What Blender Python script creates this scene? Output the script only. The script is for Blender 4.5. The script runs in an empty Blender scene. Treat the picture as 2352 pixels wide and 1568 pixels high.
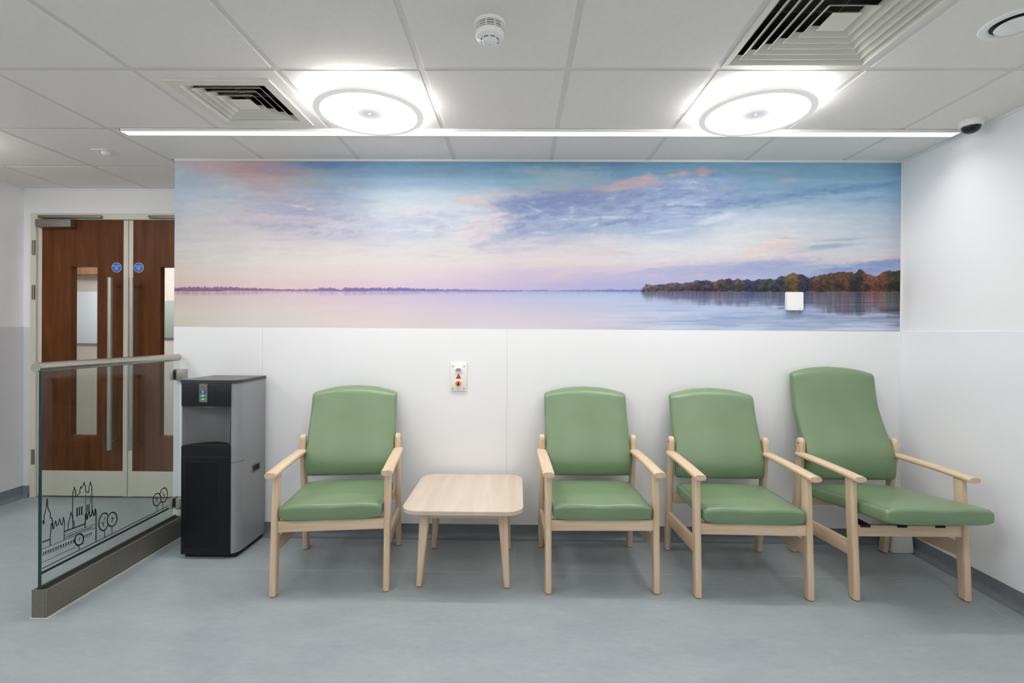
import bpy, bmesh, math, random
import numpy as np
from mathutils import Matrix, Vector

random.seed(7)
SC = bpy.context.scene
COL = SC.collection
PI = math.pi

# ------------------------------------------------------------------ camera
IMG_W, IMG_H = 2352, 1568
FOCAL_PX = 1138.27
YAW, PITCH, ROLL = 0.0126, -0.0029, 0.0069
CAM_POS = (0.0, -3.0877, 1.28)
SHIFT_PX = -16.49


def camera_axes(yaw, pitch, roll):
    r = Vector((math.cos(yaw), math.sin(yaw), 0))
    f = Vector((-math.sin(yaw), math.cos(yaw), 0))
    u = Vector((0, 0, 1))
    f, u = f * math.cos(pitch) + u * math.sin(pitch), u * math.cos(pitch) - f * math.sin(pitch)
    r, u = r * math.cos(roll) + u * math.sin(roll), u * math.cos(roll) - r * math.sin(roll)
    return r, f, u


cam_data = bpy.data.cameras.new('camera')
cam = bpy.data.objects.new('camera', cam_data)
COL.objects.link(cam)
_r, _f, _u = camera_axes(YAW, PITCH, ROLL)
cam.matrix_world = Matrix(((_r.x, _u.x, -_f.x, CAM_POS[0]), (_r.y, _u.y, -_f.y, CAM_POS[1]),
                           (_r.z, _u.z, -_f.z, CAM_POS[2]), (0, 0, 0, 1)))
cam_data.sensor_width = 36.0
cam_data.lens = FOCAL_PX / IMG_W * 36.0
cam_data.shift_y = SHIFT_PX / IMG_W
cam_data.clip_start = 0.02
SC.camera = cam

# ------------------------------------------------------------------ world, exposure, lamp strengths
world = bpy.data.worlds.new('world')
SC.world = world
world.use_nodes = True
world.node_tree.nodes['Background'].inputs[0].default_value = (0.75, 0.8, 0.85, 1)
world.node_tree.nodes['Background'].inputs[1].default_value = 0.3
SC.view_settings.view_transform = 'Standard'
SC.view_settings.look = 'None'
SC.view_settings.gamma = 1.0
SC.view_settings.use_curve_mapping = False
SC.view_settings.exposure = 0.50
STRIP_POWER = 1.6        # brightness of the linear light's diffuser
STRIP_WATT = 11.5        # light it throws down
LAMP_POWER = 13.0         # emission of the round lamps' diffusers
CORRIDOR_POWER = 16.0     # added fill lamp in the corridor behind the doors
LAMP_TINT = (1.0, 0.966, 0.962)
SC.cycles.max_bounces = 8
SC.cycles.diffuse_bounces = 5
SC.cycles.glossy_bounces = 4
SC.cycles.transmission_bounces = 8
SC.cycles.sample_clamp_indirect = 6.0
SC.cycles.use_denoising = True
SC.cycles.use_adaptive_sampling = True
SC.cycles.adaptive_threshold = 0.02

# ------------------------------------------------------------------ room measures (metres)
ZC = 2.356               # underside of the ceiling tiles
XL, XR = -3.787, 2.360   # left and right walls
XE = -2.160              # free end of the picture wall
YD = 0.659               # wall with the doors
YB = -6.2                # wall behind the viewer
ZM = 1.3045              # top of the wall cladding


# ------------------------------------------------------------------ materials
def lin(c):
    c = c / 255.0
    return c / 12.92 if c <= 0.04045 else ((c + 0.055) / 1.055) ** 2.4


def rgb(c):
    return (lin(c[0]), lin(c[1]), lin(c[2]), 1.0)


def new_mat(name):
    m = bpy.data.materials.new(name)
    m.use_nodes = True
    nt = m.node_tree
    return m, nt, nt.nodes['Principled BSDF']


def plain(name, c, rough=0.5, metal=0.0, bump=0.0, bscale=200.0, var=0.0, vscale=6.0, coat=0.0, spec=0.5):
    """Procedural paint, plastic or metal: slight tone variation and fine relief."""
    m, nt, b = new_mat(name)
    b.inputs['Base Color'].default_value = rgb(c)
    b.inputs['Roughness'].default_value = rough
    b.inputs['Metallic'].default_value = metal
    b.inputs['Specular IOR Level'].default_value = spec
    if coat:
        b.inputs['Coat Weight'].default_value = coat
        b.inputs['Coat Roughness'].default_value = 0.25
    tc = nt.nodes.new('ShaderNodeTexCoord')
    if var > 0:
        n = nt.nodes.new('ShaderNodeTexNoise')
        n.inputs['Scale'].default_value = vscale
        n.inputs['Detail'].default_value = 5
        nt.links.new(tc.outputs['Object'], n.inputs['Vector'])
        r = nt.nodes.new('ShaderNodeValToRGB')
        lo = tuple(max(0, v * (1 - var)) for v in rgb(c)[:3]) + (1,)
        hi = tuple(min(1, v * (1 + var)) for v in rgb(c)[:3]) + (1,)
        r.color_ramp.elements[0].position = 0.3
        r.color_ramp.elements[1].position = 0.7
        r.color_ramp.elements[0].color = lo
        r.color_ramp.elements[1].color = hi
        nt.links.new(n.outputs['Fac'], r.inputs['Fac'])
        nt.links.new(r.outputs['Color'], b.inputs['Base Color'])
    if bump > 0:
        n2 = nt.nodes.new('ShaderNodeTexNoise')
        n2.inputs['Scale'].default_value = bscale
        n2.inputs['Detail'].default_value = 3
        nt.links.new(tc.outputs['Object'], n2.inputs['Vector'])
        bp = nt.nodes.new('ShaderNodeBump')
        bp.inputs['Strength'].default_value = bump
        bp.inputs['Distance'].default_value = 0.002
        nt.links.new(n2.outputs['Fac'], bp.inputs['Height'])
        nt.links.new(bp.outputs['Normal'], b.inputs['Normal'])
    return m


def wood(name, c_lo, c_mid, c_hi, scale, rough=0.45, detail_scale=1.0, spec=0.5):
    """Grain: noise stretched along one axis through the scale vector."""
    m, nt, b = new_mat(name)
    tc = nt.nodes.new('ShaderNodeTexCoord')
    mp = nt.nodes.new('ShaderNodeMapping')
    mp.inputs['Scale'].default_value = scale
    n = nt.nodes.new('ShaderNodeTexNoise')
    n.inputs['Scale'].default_value = detail_scale
    n.inputs['Detail'].default_value = 6
    n.inputs['Roughness'].default_value = 0.6
    n.inputs['Distortion'].default_value = 0.4
    r = nt.nodes.new('ShaderNodeValToRGB')
    cr = r.color_ramp
    cr.elements[0].position = 0.28
    cr.elements[1].position = 0.72
    cr.elements[0].color = rgb(c_lo)
    cr.elements[1].color = rgb(c_hi)
    e = cr.elements.new(0.5)
    e.color = rgb(c_mid)
    nt.links.new(tc.outputs['Object'], mp.inputs['Vector'])
    nt.links.new(mp.outputs['Vector'], n.inputs['Vector'])
    nt.links.new(n.outputs['Fac'], r.inputs['Fac'])
    nt.links.new(r.outputs['Color'], b.inputs['Base Color'])
    b.inputs['Roughness'].default_value = rough
    b.inputs['Specular IOR Level'].default_value = spec
    bp = nt.nodes.new('ShaderNodeBump')
    bp.inputs['Strength'].default_value = 0.05
    bp.inputs['Distance'].default_value = 0.001
    nt.links.new(n.outputs['Fac'], bp.inputs['Height'])
    nt.links.new(bp.outputs['Normal'], b.inputs['Normal'])
    return m


def emitter(name, tint, power):
    m, nt, b = new_mat(name)
    b.inputs['Base Color'].default_value = (0.8, 0.8, 0.8, 1)
    b.inputs['Emission Color'].default_value = tuple(tint) + (1,)
    b.inputs['Emission Strength'].default_value = power
    return m


M = {}
M['paint'] = plain('white_wall_paint', (240, 240, 240), 0.55, bump=0.05, bscale=300)
M['clad'] = plain('white_wall_cladding', (238, 239, 239), 0.32, var=0.01, vscale=2)
M['clad_grey'] = plain('pale_grey_wall_cladding', (238, 239, 242), 0.35, var=0.01, vscale=2)
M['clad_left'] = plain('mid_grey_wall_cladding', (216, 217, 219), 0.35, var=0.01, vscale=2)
M['tile'] = plain('ceiling_tile_mineral', (238, 234, 228), 0.9, bump=0.25, bscale=500, var=0.015, vscale=40)
M['grid'] = plain('ceiling_grid_white', (222, 219, 214), 0.5)
M['void'] = plain('ceiling_void', (120, 118, 112), 0.9)
M['white_plastic'] = plain('white_plastic', (236, 236, 234), 0.35)
M['cream'] = plain('cream_paint', (214, 209, 195), 0.45, var=0.01, vscale=3)
M['ivory_plastic'] = plain('ivory_plastic', (238, 237, 230), 0.45)
M['steel'] = plain('brushed_stainless_steel', (186, 182, 174), 0.32, 0.95, var=0.06, vscale=80)
M['steel_dark'] = plain('brushed_steel_dull', (134, 129, 121), 0.42, 0.65, var=0.05, vscale=60)
M['silver'] = plain('silver_cooler_shell', (146, 147, 149), 0.40, 0.2, var=0.04, vscale=4)
M['alcove'] = plain('grey_cooler_alcove', (118, 119, 120), 0.5, var=0.03, vscale=10)
M['black'] = plain('black_gloss_plastic', (22, 22, 25), 0.3)
M['black_door'] = plain('black_satin_plastic', (14, 16, 20), 0.34, spec=0.3)
M['black_lid'] = plain('charcoal_lid_plastic', (58, 58, 60), 0.3)
M['rubber'] = plain('black_rubber', (28, 27, 27), 0.7)
M['dark'] = plain('dark_duct_metal', (44, 41, 38), 0.7)
M['screw'] = plain('screw_metal', (140, 136, 120), 0.45, 0.7)
M['red'] = plain('red_print', (190, 52, 42), 0.4)
M['orange'] = plain('orange_plastic', (226, 130, 38), 0.4)
M['grey_print'] = plain('grey_plastic', (165, 165, 158), 0.4)
M['dark_print'] = plain('dark_brown_print', (46, 34, 22), 0.5)
M['blue_sign'] = plain('blue_sign_enamel', (14, 104, 190), 0.4)
M['white_print'] = plain('white_print', (232, 236, 240), 0.5)
M['glass_print'] = plain('black_vinyl_print', (22, 24, 24), 0.6)
M['webbing'] = plain('black_webbing', (18, 18, 18), 0.8)
M['bin'] = plain('white_bin_plastic', (226, 227, 222), 0.35)
M['door_wood'] = wood('walnut_door_veneer', (80, 41, 14), (97, 54, 22), (112, 67, 31), (9.0, 9.0, 0.9), 0.42, 2.2, 0.2)
M['far_wood'] = wood('oak_cupboard_veneer', (150, 104, 68), (168, 120, 82), (182, 134, 94), (9.0, 9.0, 0.9), 0.5, 2.2)
BEECH = ((202, 173, 142), (214, 188, 158), (224, 201, 172))
M['beech_z'] = wood('beech_upright', *BEECH, (34, 34, 2.2), 0.42)
M['beech_y'] = wood('beech_lengthwise', *BEECH, (34, 2.2, 34), 0.42)
M['beech_x'] = wood('beech_crosswise', *BEECH, (2.2, 34, 34), 0.42)
M['top_y'] = wood('beech_table_top', (193, 177, 156), (203, 188, 169), (212, 199, 181), (14, 1.0, 14), 0.4)
M['corridor_paint'] = plain('corridor_paint', (188, 180, 172), 0.6)
M['corridor_blue'] = plain('pale_blue_board', (205, 214, 222), 0.5)
M['corridor_green'] = plain('grey_green_board', (140, 150, 144), 0.5)


def vinyl_green():
    m, nt, b = new_mat('green_vinyl_upholstery')
    tc = nt.nodes.new('ShaderNodeTexCoord')
    n = nt.nodes.new('ShaderNodeTexNoise')
    n.inputs['Scale'].default_value = 5
    n.inputs['Detail'].default_value = 2
    r = nt.nodes.new('ShaderNodeValToRGB')
    r.color_ramp.elements[0].position = 0.3
    r.color_ramp.elements[1].position = 0.7
    r.color_ramp.elements[0].color = rgb((112, 136, 102))
    r.color_ramp.elements[1].color = rgb((118, 142, 107))
    nt.links.new(tc.outputs['Object'], n.inputs['Vector'])
    nt.links.new(n.outputs['Fac'], r.inputs['Fac'])
    nt.links.new(r.outputs['Color'], b.inputs['Base Color'])
    b.inputs['Roughness'].default_value = 0.33
    v = nt.nodes.new('ShaderNodeTexVoronoi')
    v.inputs['Scale'].default_value = 700
    nt.links.new(tc.outputs['Object'], v.inputs['Vector'])
    n3 = nt.nodes.new('ShaderNodeTexNoise')
    n3.inputs['Scale'].default_value = 9
    nt.links.new(tc.outputs['Object'], n3.inputs['Vector'])
    bp0 = nt.nodes.new('ShaderNodeBump')
    bp0.inputs['Strength'].default_value = 0.12
    bp0.inputs['Distance'].default_value = 0.02
    nt.links.new(n3.outputs['Fac'], bp0.inputs['Height'])
    bp = nt.nodes.new('ShaderNodeBump')
    bp.inputs['Strength'].default_value = 0.08
    bp.inputs['Distance'].default_value = 0.0005
    nt.links.new(v.outputs['Distance'], bp.inputs['Height'])
    nt.links.new(bp0.outputs['Normal'], bp.inputs['Normal'])
    nt.links.new(bp.outputs['Normal'], b.inputs['Normal'])
    return m


def floor_vinyl(name, c_lo, c_hi, rough):
    m, nt, b = new_mat(name)
    tc = nt.nodes.new('ShaderNodeTexCoord')
    mp = nt.nodes.new('ShaderNodeMapping')
    mp.inputs['Scale'].default_value = (1.0, 2.2, 1.0)
    n1 = nt.nodes.new('ShaderNodeTexNoise')
    n1.inputs['Scale'].default_value = 3.2
    n1.inputs['Detail'].default_value = 9
    n1.inputs['Roughness'].default_value = 0.72
    r = nt.nodes.new('ShaderNodeValToRGB')
    r.color_ramp.elements[0].position = 0.36
    r.color_ramp.elements[1].position = 0.64
    r.color_ramp.elements[0].color = rgb(c_lo)
    r.color_ramp.elements[1].color = rgb(c_hi)
    nt.links.new(tc.outputs['Object'], mp.inputs['Vector'])
    nt.links.new(mp.outputs['Vector'], n1.inputs['Vector'])
    n0 = nt.nodes.new('ShaderNodeTexNoise')
    n0.inputs['Scale'].default_value = 22
    n0.inputs['Detail'].default_value = 6
    n0.inputs['Roughness'].default_value = 0.7
    nt.links.new(mp.outputs['Vector'], n0.inputs['Vector'])
    mxn = nt.nodes.new('ShaderNodeMix')
    mxn.inputs[0].default_value = 0.42
    nt.links.new(n1.outputs['Fac'], mxn.inputs[2])
    nt.links.new(n0.outputs['Fac'], mxn.inputs[3])
    nt.links.new(mxn.outputs[0], r.inputs['Fac'])
    nt.links.new(r.outputs['Color'], b.inputs['Base Color'])
    b.inputs['Roughness'].default_value = rough
    n2 = nt.nodes.new('ShaderNodeTexNoise')
    n2.inputs['Scale'].default_value = 260
    bp = nt.nodes.new('ShaderNodeBump')
    bp.inputs['Strength'].default_value = 0.06
    bp.inputs['Distance'].default_value = 0.001
    nt.links.new(tc.outputs['Object'], n2.inputs['Vector'])
    nt.links.new(n2.outputs['Fac'], bp.inputs['Height'])
    nt.links.new(bp.outputs['Normal'], b.inputs['Normal'])
    return m


def clear_glass(name, tint, rough=0.0):
    """Thin architectural glass: tinted see-through plus a fresnel reflection."""
    m, nt, b = new_mat(name)
    nt.nodes.remove(b)
    out = nt.nodes['Material Output']
    tr = nt.nodes.new('ShaderNodeBsdfTransparent')
    tr.inputs[0].default_value = tuple(tint) + (1,)
    gl = nt.nodes.new('ShaderNodeBsdfGlossy')
    gl.inputs['Roughness'].default_value = rough
    lw = nt.nodes.new('ShaderNodeLayerWeight')      # facing ratio: the same from both sides of the sheet
    lw.inputs['Blend'].default_value = 0.5
    pw = nt.nodes.new('ShaderNodeMath')
    pw.operation = 'POWER'
    pw.inputs[1].default_value = 4.0
    fr = nt.nodes.new('ShaderNodeMath')
    fr.operation = 'MULTIPLY_ADD'
    fr.inputs[1].default_value = 0.75
    fr.inputs[2].default_value = 0.025
    nt.links.new(lw.outputs['Facing'], pw.inputs[0])
    nt.links.new(pw.outputs[0], fr.inputs[0])
    mx = nt.nodes.new('ShaderNodeMixShader')
    nt.links.new(fr.outputs[0], mx.inputs[0])
    nt.links.new(tr.outputs[0], mx.inputs[1])
    nt.links.new(gl.outputs[0], mx.inputs[2])
    nt.links.new(mx.outputs[0], out.inputs[0])
    return m


M['green'] = vinyl_green()
M['floor'] = floor_vinyl('blue_grey_sheet_vinyl', (146, 155, 158), (162, 171, 173), 0.36)
M['skirting'] = floor_vinyl('shade_darkened_coved_vinyl', (112, 118, 124), (124, 130, 136), 0.4)  # same vinyl as the floor, colour darkened for shade on the upright face
M['weld'] = plain('vinyl_weld_rod', (176, 184, 186), 0.5)
M['seal'] = plain('white_silicone_seal', (210, 206, 198), 0.5)
M['glass'] = clear_glass('green_tinted_glass', (0.92, 0.955, 0.94))
M['glass_edge'] = plain('polished_glass_edge', (28, 62, 60), 0.12)
M['pane'] = clear_glass('clear_pane', (0.95, 0.97, 0.97))
M['strip_light'] = emitter('strip_diffuser_light', LAMP_TINT, STRIP_POWER)
M['drum_light'] = emitter('drum_diffuser_light', LAMP_TINT, 10.0)
M['corridor_light'] = emitter('corridor_fill_emission', LAMP_TINT, CORRIDOR_POWER)
M['led_white'] = emitter('led_point', (1, 1, 1), 8.0)
M['btn_blue'] = emitter('blue_button_glow', rgb((44, 40, 190))[:3], 0.55)
M['btn_green'] = emitter('green_button_glow', rgb((22, 160, 90))[:3], 0.55)
for k in ('btn_blue', 'btn_green'):
    M[k].node_tree.nodes['Principled BSDF'].inputs['Base Color'].default_value = (0.02, 0.02, 0.05, 1)


def drum_bottom():
    """Round diffuser lit from its rim: the middle gives off less light."""
    m, nt, b = new_mat('drum_bottom_light')
    tc = nt.nodes.new('ShaderNodeTexCoord')
    sx = nt.nodes.new('ShaderNodeSeparateXYZ')
    cx = nt.nodes.new('ShaderNodeCombineXYZ')
    ln = nt.nodes.new('ShaderNodeVectorMath')
    ln.operation = 'LENGTH'
    nt.links.new(tc.outputs['Object'], sx.inputs[0])
    nt.links.new(sx.outputs[0], cx.inputs[0])
    nt.links.new(sx.outputs[1], cx.inputs[1])
    nt.links.new(cx.outputs[0], ln.inputs[0])
    def ramp(r0, r1, v0, v1):
        mr = nt.nodes.new('ShaderNodeMapRange')
        mr.interpolation_type = 'SMOOTHSTEP'
        for k, v in (('From Min', r0), ('From Max', r1), ('To Min', v0), ('To Max', v1)):
            mr.inputs[k].default_value = v
        nt.links.new(ln.outputs['Value'], mr.inputs['Value'])
        return mr
    m1, m2 = ramp(0.012, 0.115, 0.36, 1.0), ramp(0.075, 0.21, 0.0, LAMP_POWER)
    mr = nt.nodes.new('ShaderNodeMath')
    mr.operation = 'ADD'
    nt.links.new(m1.outputs[0], mr.inputs[0])
    nt.links.new(m2.outputs[0], mr.inputs[1])
    nt.links.new(mr.outputs[0], b.inputs['Emission Strength'])
    b.inputs['Emission Color'].default_value = (0.97, 0.97, 1.0, 1)
    b.inputs['Base Color'].default_value = (0.2, 0.2, 0.2, 1)
    return m


M['drum_bottom'] = drum_bottom()


# ------------------------------------------------------------------ mesh helpers
class MB:
    """Collects shapes into one bmesh; build() links them as one mesh object."""

    def __init__(self):
        self.bm = bmesh.new()

    def box(self, x0, x1, y0, y1, z0, z1, bev=0.0, seg=2):
        t = bmesh.new()
        bmesh.ops.create_cube(t, size=1.0)
        for v in t.verts:
            v.co = Vector(((x0 + x1) / 2 + v.co.x * (x1 - x0), (y0 + y1) / 2 + v.co.y * (y1 - y0),
                           (z0 + z1) / 2 + v.co.z * (z1 - z0)))
        if bev > 0:
            bmesh.ops.bevel(t, geom=t.edges[:], offset=bev, segments=seg, affect='EDGES', profile=0.5)
        self._merge(t)
        return self

    def _merge(self, t):
        mp = {}
        for v in t.verts:
            mp[v] = self.bm.verts.new(v.co)
        for f in t.faces:
            try:
                self.bm.faces.new([mp[v] for v in f.verts])
            except ValueError:
                pass
        t.free()

    def loft(self, rings, cap0=True, cap1=True, closed=True):
        vs = [[self.bm.verts.new(p) for p in r] for r in rings]
        n = len(rings[0])
        m = n if closed else n - 1
        for a, b in zip(vs[:-1], vs[1:]):
            for i in range(m):
                j = (i + 1) % n
                self.bm.faces.new((a[i], a[j], b[j], b[i]))
        for r, do in ((vs[0], cap0), (vs[-1], cap1)):
            if do:
                c = Vector((0, 0, 0))
                for v in r:
                    c += v.co
                cv = self.bm.verts.new(c / len(r))
                for i in range(n):
                    self.bm.faces.new((r[i], r[(i + 1) % n], cv))
        return self

    def prism(self, outline, z0, z1):
        a = [self.bm.verts.new((x, y, z0)) for x, y in outline]
        b = [self.bm.verts.new((x, y, z1)) for x, y in outline]
        n = len(outline)
        for i in range(n):
            j = (i + 1) % n
            self.bm.faces.new((a[i], a[j], b[j], b[i]))
        self.bm.faces.new(a[::-1])
        self.bm.faces.new(b)
        return self

    def lathe(self, prof, cx=0.0, cy=0.0, n=48, closed=False):
        """prof: (radius, z) pairs, from top to bottom."""
        rows = []
        for r, z in prof:
            if r < 1e-6:
                rows.append([self.bm.verts.new((cx, cy, z))])
            else:
                rows.append([self.bm.verts.new((cx + r * math.cos(2 * PI * i / n), cy + r * math.sin(2 * PI * i / n), z))
                             for i in range(n)])
        pairs = list(zip(rows[:-1], rows[1:]))
        if closed:
            pairs.append((rows[-1], rows[0]))
        for a, b in pairs:
            for i in range(n):
                j = (i + 1) % n
                if len(a) == 1 and len(b) == 1:
                    continue
                if len(a) == 1:
                    self.bm.faces.new((a[0], b[j], b[i]))
                elif len(b) == 1:
                    self.bm.faces.new((a[i], a[j], b[0]))
                else:
                    self.bm.faces.new((a[i], a[j], b[j], b[i]))
        return self

    def tube(self, pts, r, n=10, caps=True):
        pts = [Vector(p) for p in pts]
        rings = []
        for i, p in enumerate(pts):
            a = pts[max(0, i - 1)]
            b = pts[min(len(pts) - 1, i + 1)]
            t = (b - a).normalized()
            ref = Vector((0, 0, 1)) if abs(t.z) < 0.9 else Vector((1, 0, 0))
            u = t.cross(ref).normalized()
            w = t.cross(u)
            rings.append([p + (u * math.cos(2 * PI * k / n) + w * math.sin(2 * PI * k / n)) * r for k in range(n)])
        return self.loft(rings, caps, caps)

    def quad(self, a, b, c, d):
        self.bm.faces.new([self.bm.verts.new(p) for p in (a, b, c, d)])
        return self

    def mesh(self, name, mats, smooth=True, angle=35):
        bmesh.ops.recalc_face_normals(self.bm, faces=self.bm.faces[:])
        me = bpy.data.meshes.new(name)
        self.bm.to_mesh(me)
        self.bm.free()
        for m in (mats if isinstance(mats, (list, tuple)) else [mats]):
            me.materials.append(m)
        if smooth:
            me.polygons.foreach_set('use_smooth', [True] * len(me.polygons))
            me.set_sharp_from_angle(angle=math.radians(angle))
        return me

    def build(self, name, mat, parent=None, smooth=True, angle=35, loc=None):
        o = bpy.data.objects.new(name, self.mesh(name, mat, smooth, angle))
        COL.objects.link(o)
        if parent is not None:
            o.parent = parent
        if loc is not None:
            o.location = loc
        return o


def tag(o, label=None, cat=None, group=None, kind=None):
    for k, v in (('label', label), ('category', cat), ('group', group), ('kind', kind)):
        if v:
            o[k] = v
    return o


def thing(name, label, cat, loc=(0, 0, 0), rotz=0.0, group=None, kind=None):
    o = bpy.data.objects.new(name, None)
    COL.objects.link(o)
    o.location = loc
    o.rotation_euler = (0, 0, rotz)
    o.empty_display_size = 0.05
    return tag(o, label, cat, group, kind)


def copy_tree(o, parent=None):
    c = o.copy()
    COL.objects.link(c)
    c.parent = parent
    for ch in list(o.children):
        copy_tree(ch, c)
    return c


def rrect(hw, hh, r, n=4):
    pts = []
    for cx, cy, a0 in ((hw - r, hh - r, 0), (-hw + r, hh - r, 90), (-hw + r, -hh + r, 180), (hw - r, -hh + r, 270)):
        for i in range(n + 1):
            a = math.radians(a0 + 90 * i / n)
            pts.append((cx + r * math.cos(a), cy + r * math.sin(a)))
    return pts


def supell(hw, hh, e, n):
    pts = []
    for i in range(n):
        a = 2 * PI * i / n
        c, s = math.cos(a), math.sin(a)
        pts.append((hw * math.copysign(abs(c) ** (2 / e), c), hh * math.copysign(abs(s) ** (2 / e), s)))
    return pts


def interp(t, table):
    if t <= table[0][0]:
        return table[0][1]
    for (a, va), (b, vb) in zip(table[:-1], table[1:]):
        if t <= b:
            return va + (vb - va) * (t - a) / (b - a)
    return table[-1][1]


def smooth_interp(t, table):
    """Catmull-Rom through the table's points."""
    n = len(table)
    if t <= table[0][0]:
        return table[0][1]
    if t >= table[-1][0]:
        return table[-1][1]
    for i in range(n - 1):
        if table[i][0] <= t <= table[i + 1][0]:
            break
    x0, y0 = table[i]
    x1, y1 = table[i + 1]
    h = x1 - x0
    def slope(k):
        if k == 0:
            return (table[1][1] - table[0][1]) / (table[1][0] - table[0][0])
        if k == n - 1:
            return (table[-1][1] - table[-2][1]) / (table[-1][0] - table[-2][0])
        return (table[k + 1][1] - table[k - 1][1]) / (table[k + 1][0] - table[k - 1][0])
    m0, m1 = slope(i), slope(i + 1)
    s = (t - x0) / h
    return ((2 * s ** 3 - 3 * s ** 2 + 1) * y0 + (s ** 3 - 2 * s ** 2 + s) * h * m0
            + (-2 * s ** 3 + 3 * s ** 2) * y1 + (s ** 3 - s ** 2) * h * m1)


def text_mesh(name, body, size, mat, parent, matrix):
    cu = bpy.data.curves.new(name, 'FONT')
    cu.body = body
    cu.size = size
    cu.align_x = 'CENTER'
    cu.align_y = 'CENTER'
    cu.extrude = 0.0003
    cu.space_line = 0.85
    t = bpy.data.objects.new(name, cu)
    COL.objects.link(t)
    dg = bpy.context.evaluated_depsgraph_get()
    me = bpy.data.meshes.new_from_object(t.evaluated_get(dg))
    bpy.data.objects.remove(t)
    bpy.data.curves.remove(cu)
    me.materials.clear()
    me.materials.append(mat)
    o = bpy.data.objects.new(name, me)
    COL.objects.link(o)
    o.parent = parent
    o.matrix_local = matrix
    return o

# print on the balustrade glass: (line width, [(y, z), ...]) in metres
SKY_LINES = [(0.0085,[(-0.911,0.198),(-0.116,0.202)]),(0.003,[(-0.911,0.217),(-0.116,0.218)]),(0.003,[(-0.911,0.43),(-0.907,0.425),(-0.908,0.415),(-0.904,0.415),(-0.904,0.427),(-0.903,0.453),(-0.899,0.461),(-0.898,0.472),(-0.894,0.48),(-0.893,0.495),(-0.89,0.521),(-0.888,0.493),(-0.885,0.477),(-0.883,0.467),(-0.879,0.461),(-0.875,0.451),(-0.874,0.428),(-0.871,0.428),(-0.867,0.425),(-0.867,0.416),(-0.863,0.412),(-0.862,0.373)]),(0.003,[(-0.874,0.302),(-0.874,0.355),(-0.871,0.363),(-0.871,0.393),(-0.867,0.404),(-0.862,0.373),(-0.857,0.376),(-0.854,0.391),(-0.848,0.406),(-0.843,0.381),(-0.835,0.384),(-0.829,0.409),(-0.822,0.38),(-0.816,0.375),(-0.81,0.407),(-0.805,0.386),(-0.806,0.3)]),(0.0046,[(-0.911,0.335),(-0.874,0.332)]),(0.003,[(-0.786,0.342),(-0.786,0.364),(-0.782,0.367),(-0.781,0.38),(-0.776,0.394),(-0.771,0.418),(-0.765,0.396),(-0.76,0.369),(-0.754,0.367),(-0.754,0.338)]),(0.003,[(-0.761,0.339),(-0.762,0.497),(-0.76,0.499),(-0.761,0.509),(-0.758,0.516),(-0.754,0.521),(-0.754,0.531),(-0.752,0.521),(-0.747,0.511),(-0.746,0.503),(-0.747,0.495),(-0.745,0.491),(-0.744,0.481)]),(0.003,[(-0.737,0.48),(-0.735,0.488),(-0.726,0.49),(-0.722,0.495),(-0.725,0.506),(-0.72,0.514),(-0.719,0.523),(-0.716,0.512),(-0.709,0.522),(-0.703,0.526),(-0.701,0.539),(-0.698,0.526),(-0.693,0.518),(-0.692,0.51),(-0.693,0.502),(-0.691,0.487),(-0.679,0.482),(-0.676,0.478),(-0.674,0.484),(-0.673,0.505),(-0.668,0.516),(-0.665,0.53),(-0.662,0.515),(-0.657,0.507),(-0.657,0.496),(-0.656,0.475),(-0.655,0.389)]),(0.0016,[(-0.691,0.478),(-0.69,0.375)]),(0.0016,[(-0.665,0.465),(-0.665,0.422)]),(0.0055,[(-0.738,0.425),(-0.738,0.386)]),(0.0055,[(-0.725,0.424),(-0.725,0.387)]),(0.0055,[(-0.713,0.423),(-0.712,0.385)]),(0.003,[(-0.685,0.421),(-0.685,0.386)]),(0.003,[(-0.678,0.421),(-0.678,0.387)]),(0.003,[(-0.671,0.421),(-0.671,0.387)]),(0.0046,[(-0.695,0.314),(-0.693,0.347),(-0.692,0.376),(-0.688,0.384),(-0.684,0.35),(-0.68,0.354),(-0.678,0.374),(-0.671,0.385),(-0.665,0.356),(-0.658,0.36),(-0.653,0.387),(-0.646,0.359),(-0.64,0.353),(-0.636,0.384),(-0.631,0.364),(-0.631,0.223)]),(0.0046,[(-0.804,0.339),(-0.695,0.332)]),(0.0016,[(-0.804,0.321),(-0.636,0.309)]),(0.0016,[(-0.804,0.3),(-0.636,0.29)]),(0.0016,[(-0.911,0.304),(-0.804,0.299)]),(0.0016,[(-0.911,0.274),(-0.748,0.266)]),(0.0016,[(-0.699,0.265),(-0.659,0.263)]),(0.0016,[(-0.911,0.244),(-0.695,0.24)])]
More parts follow.
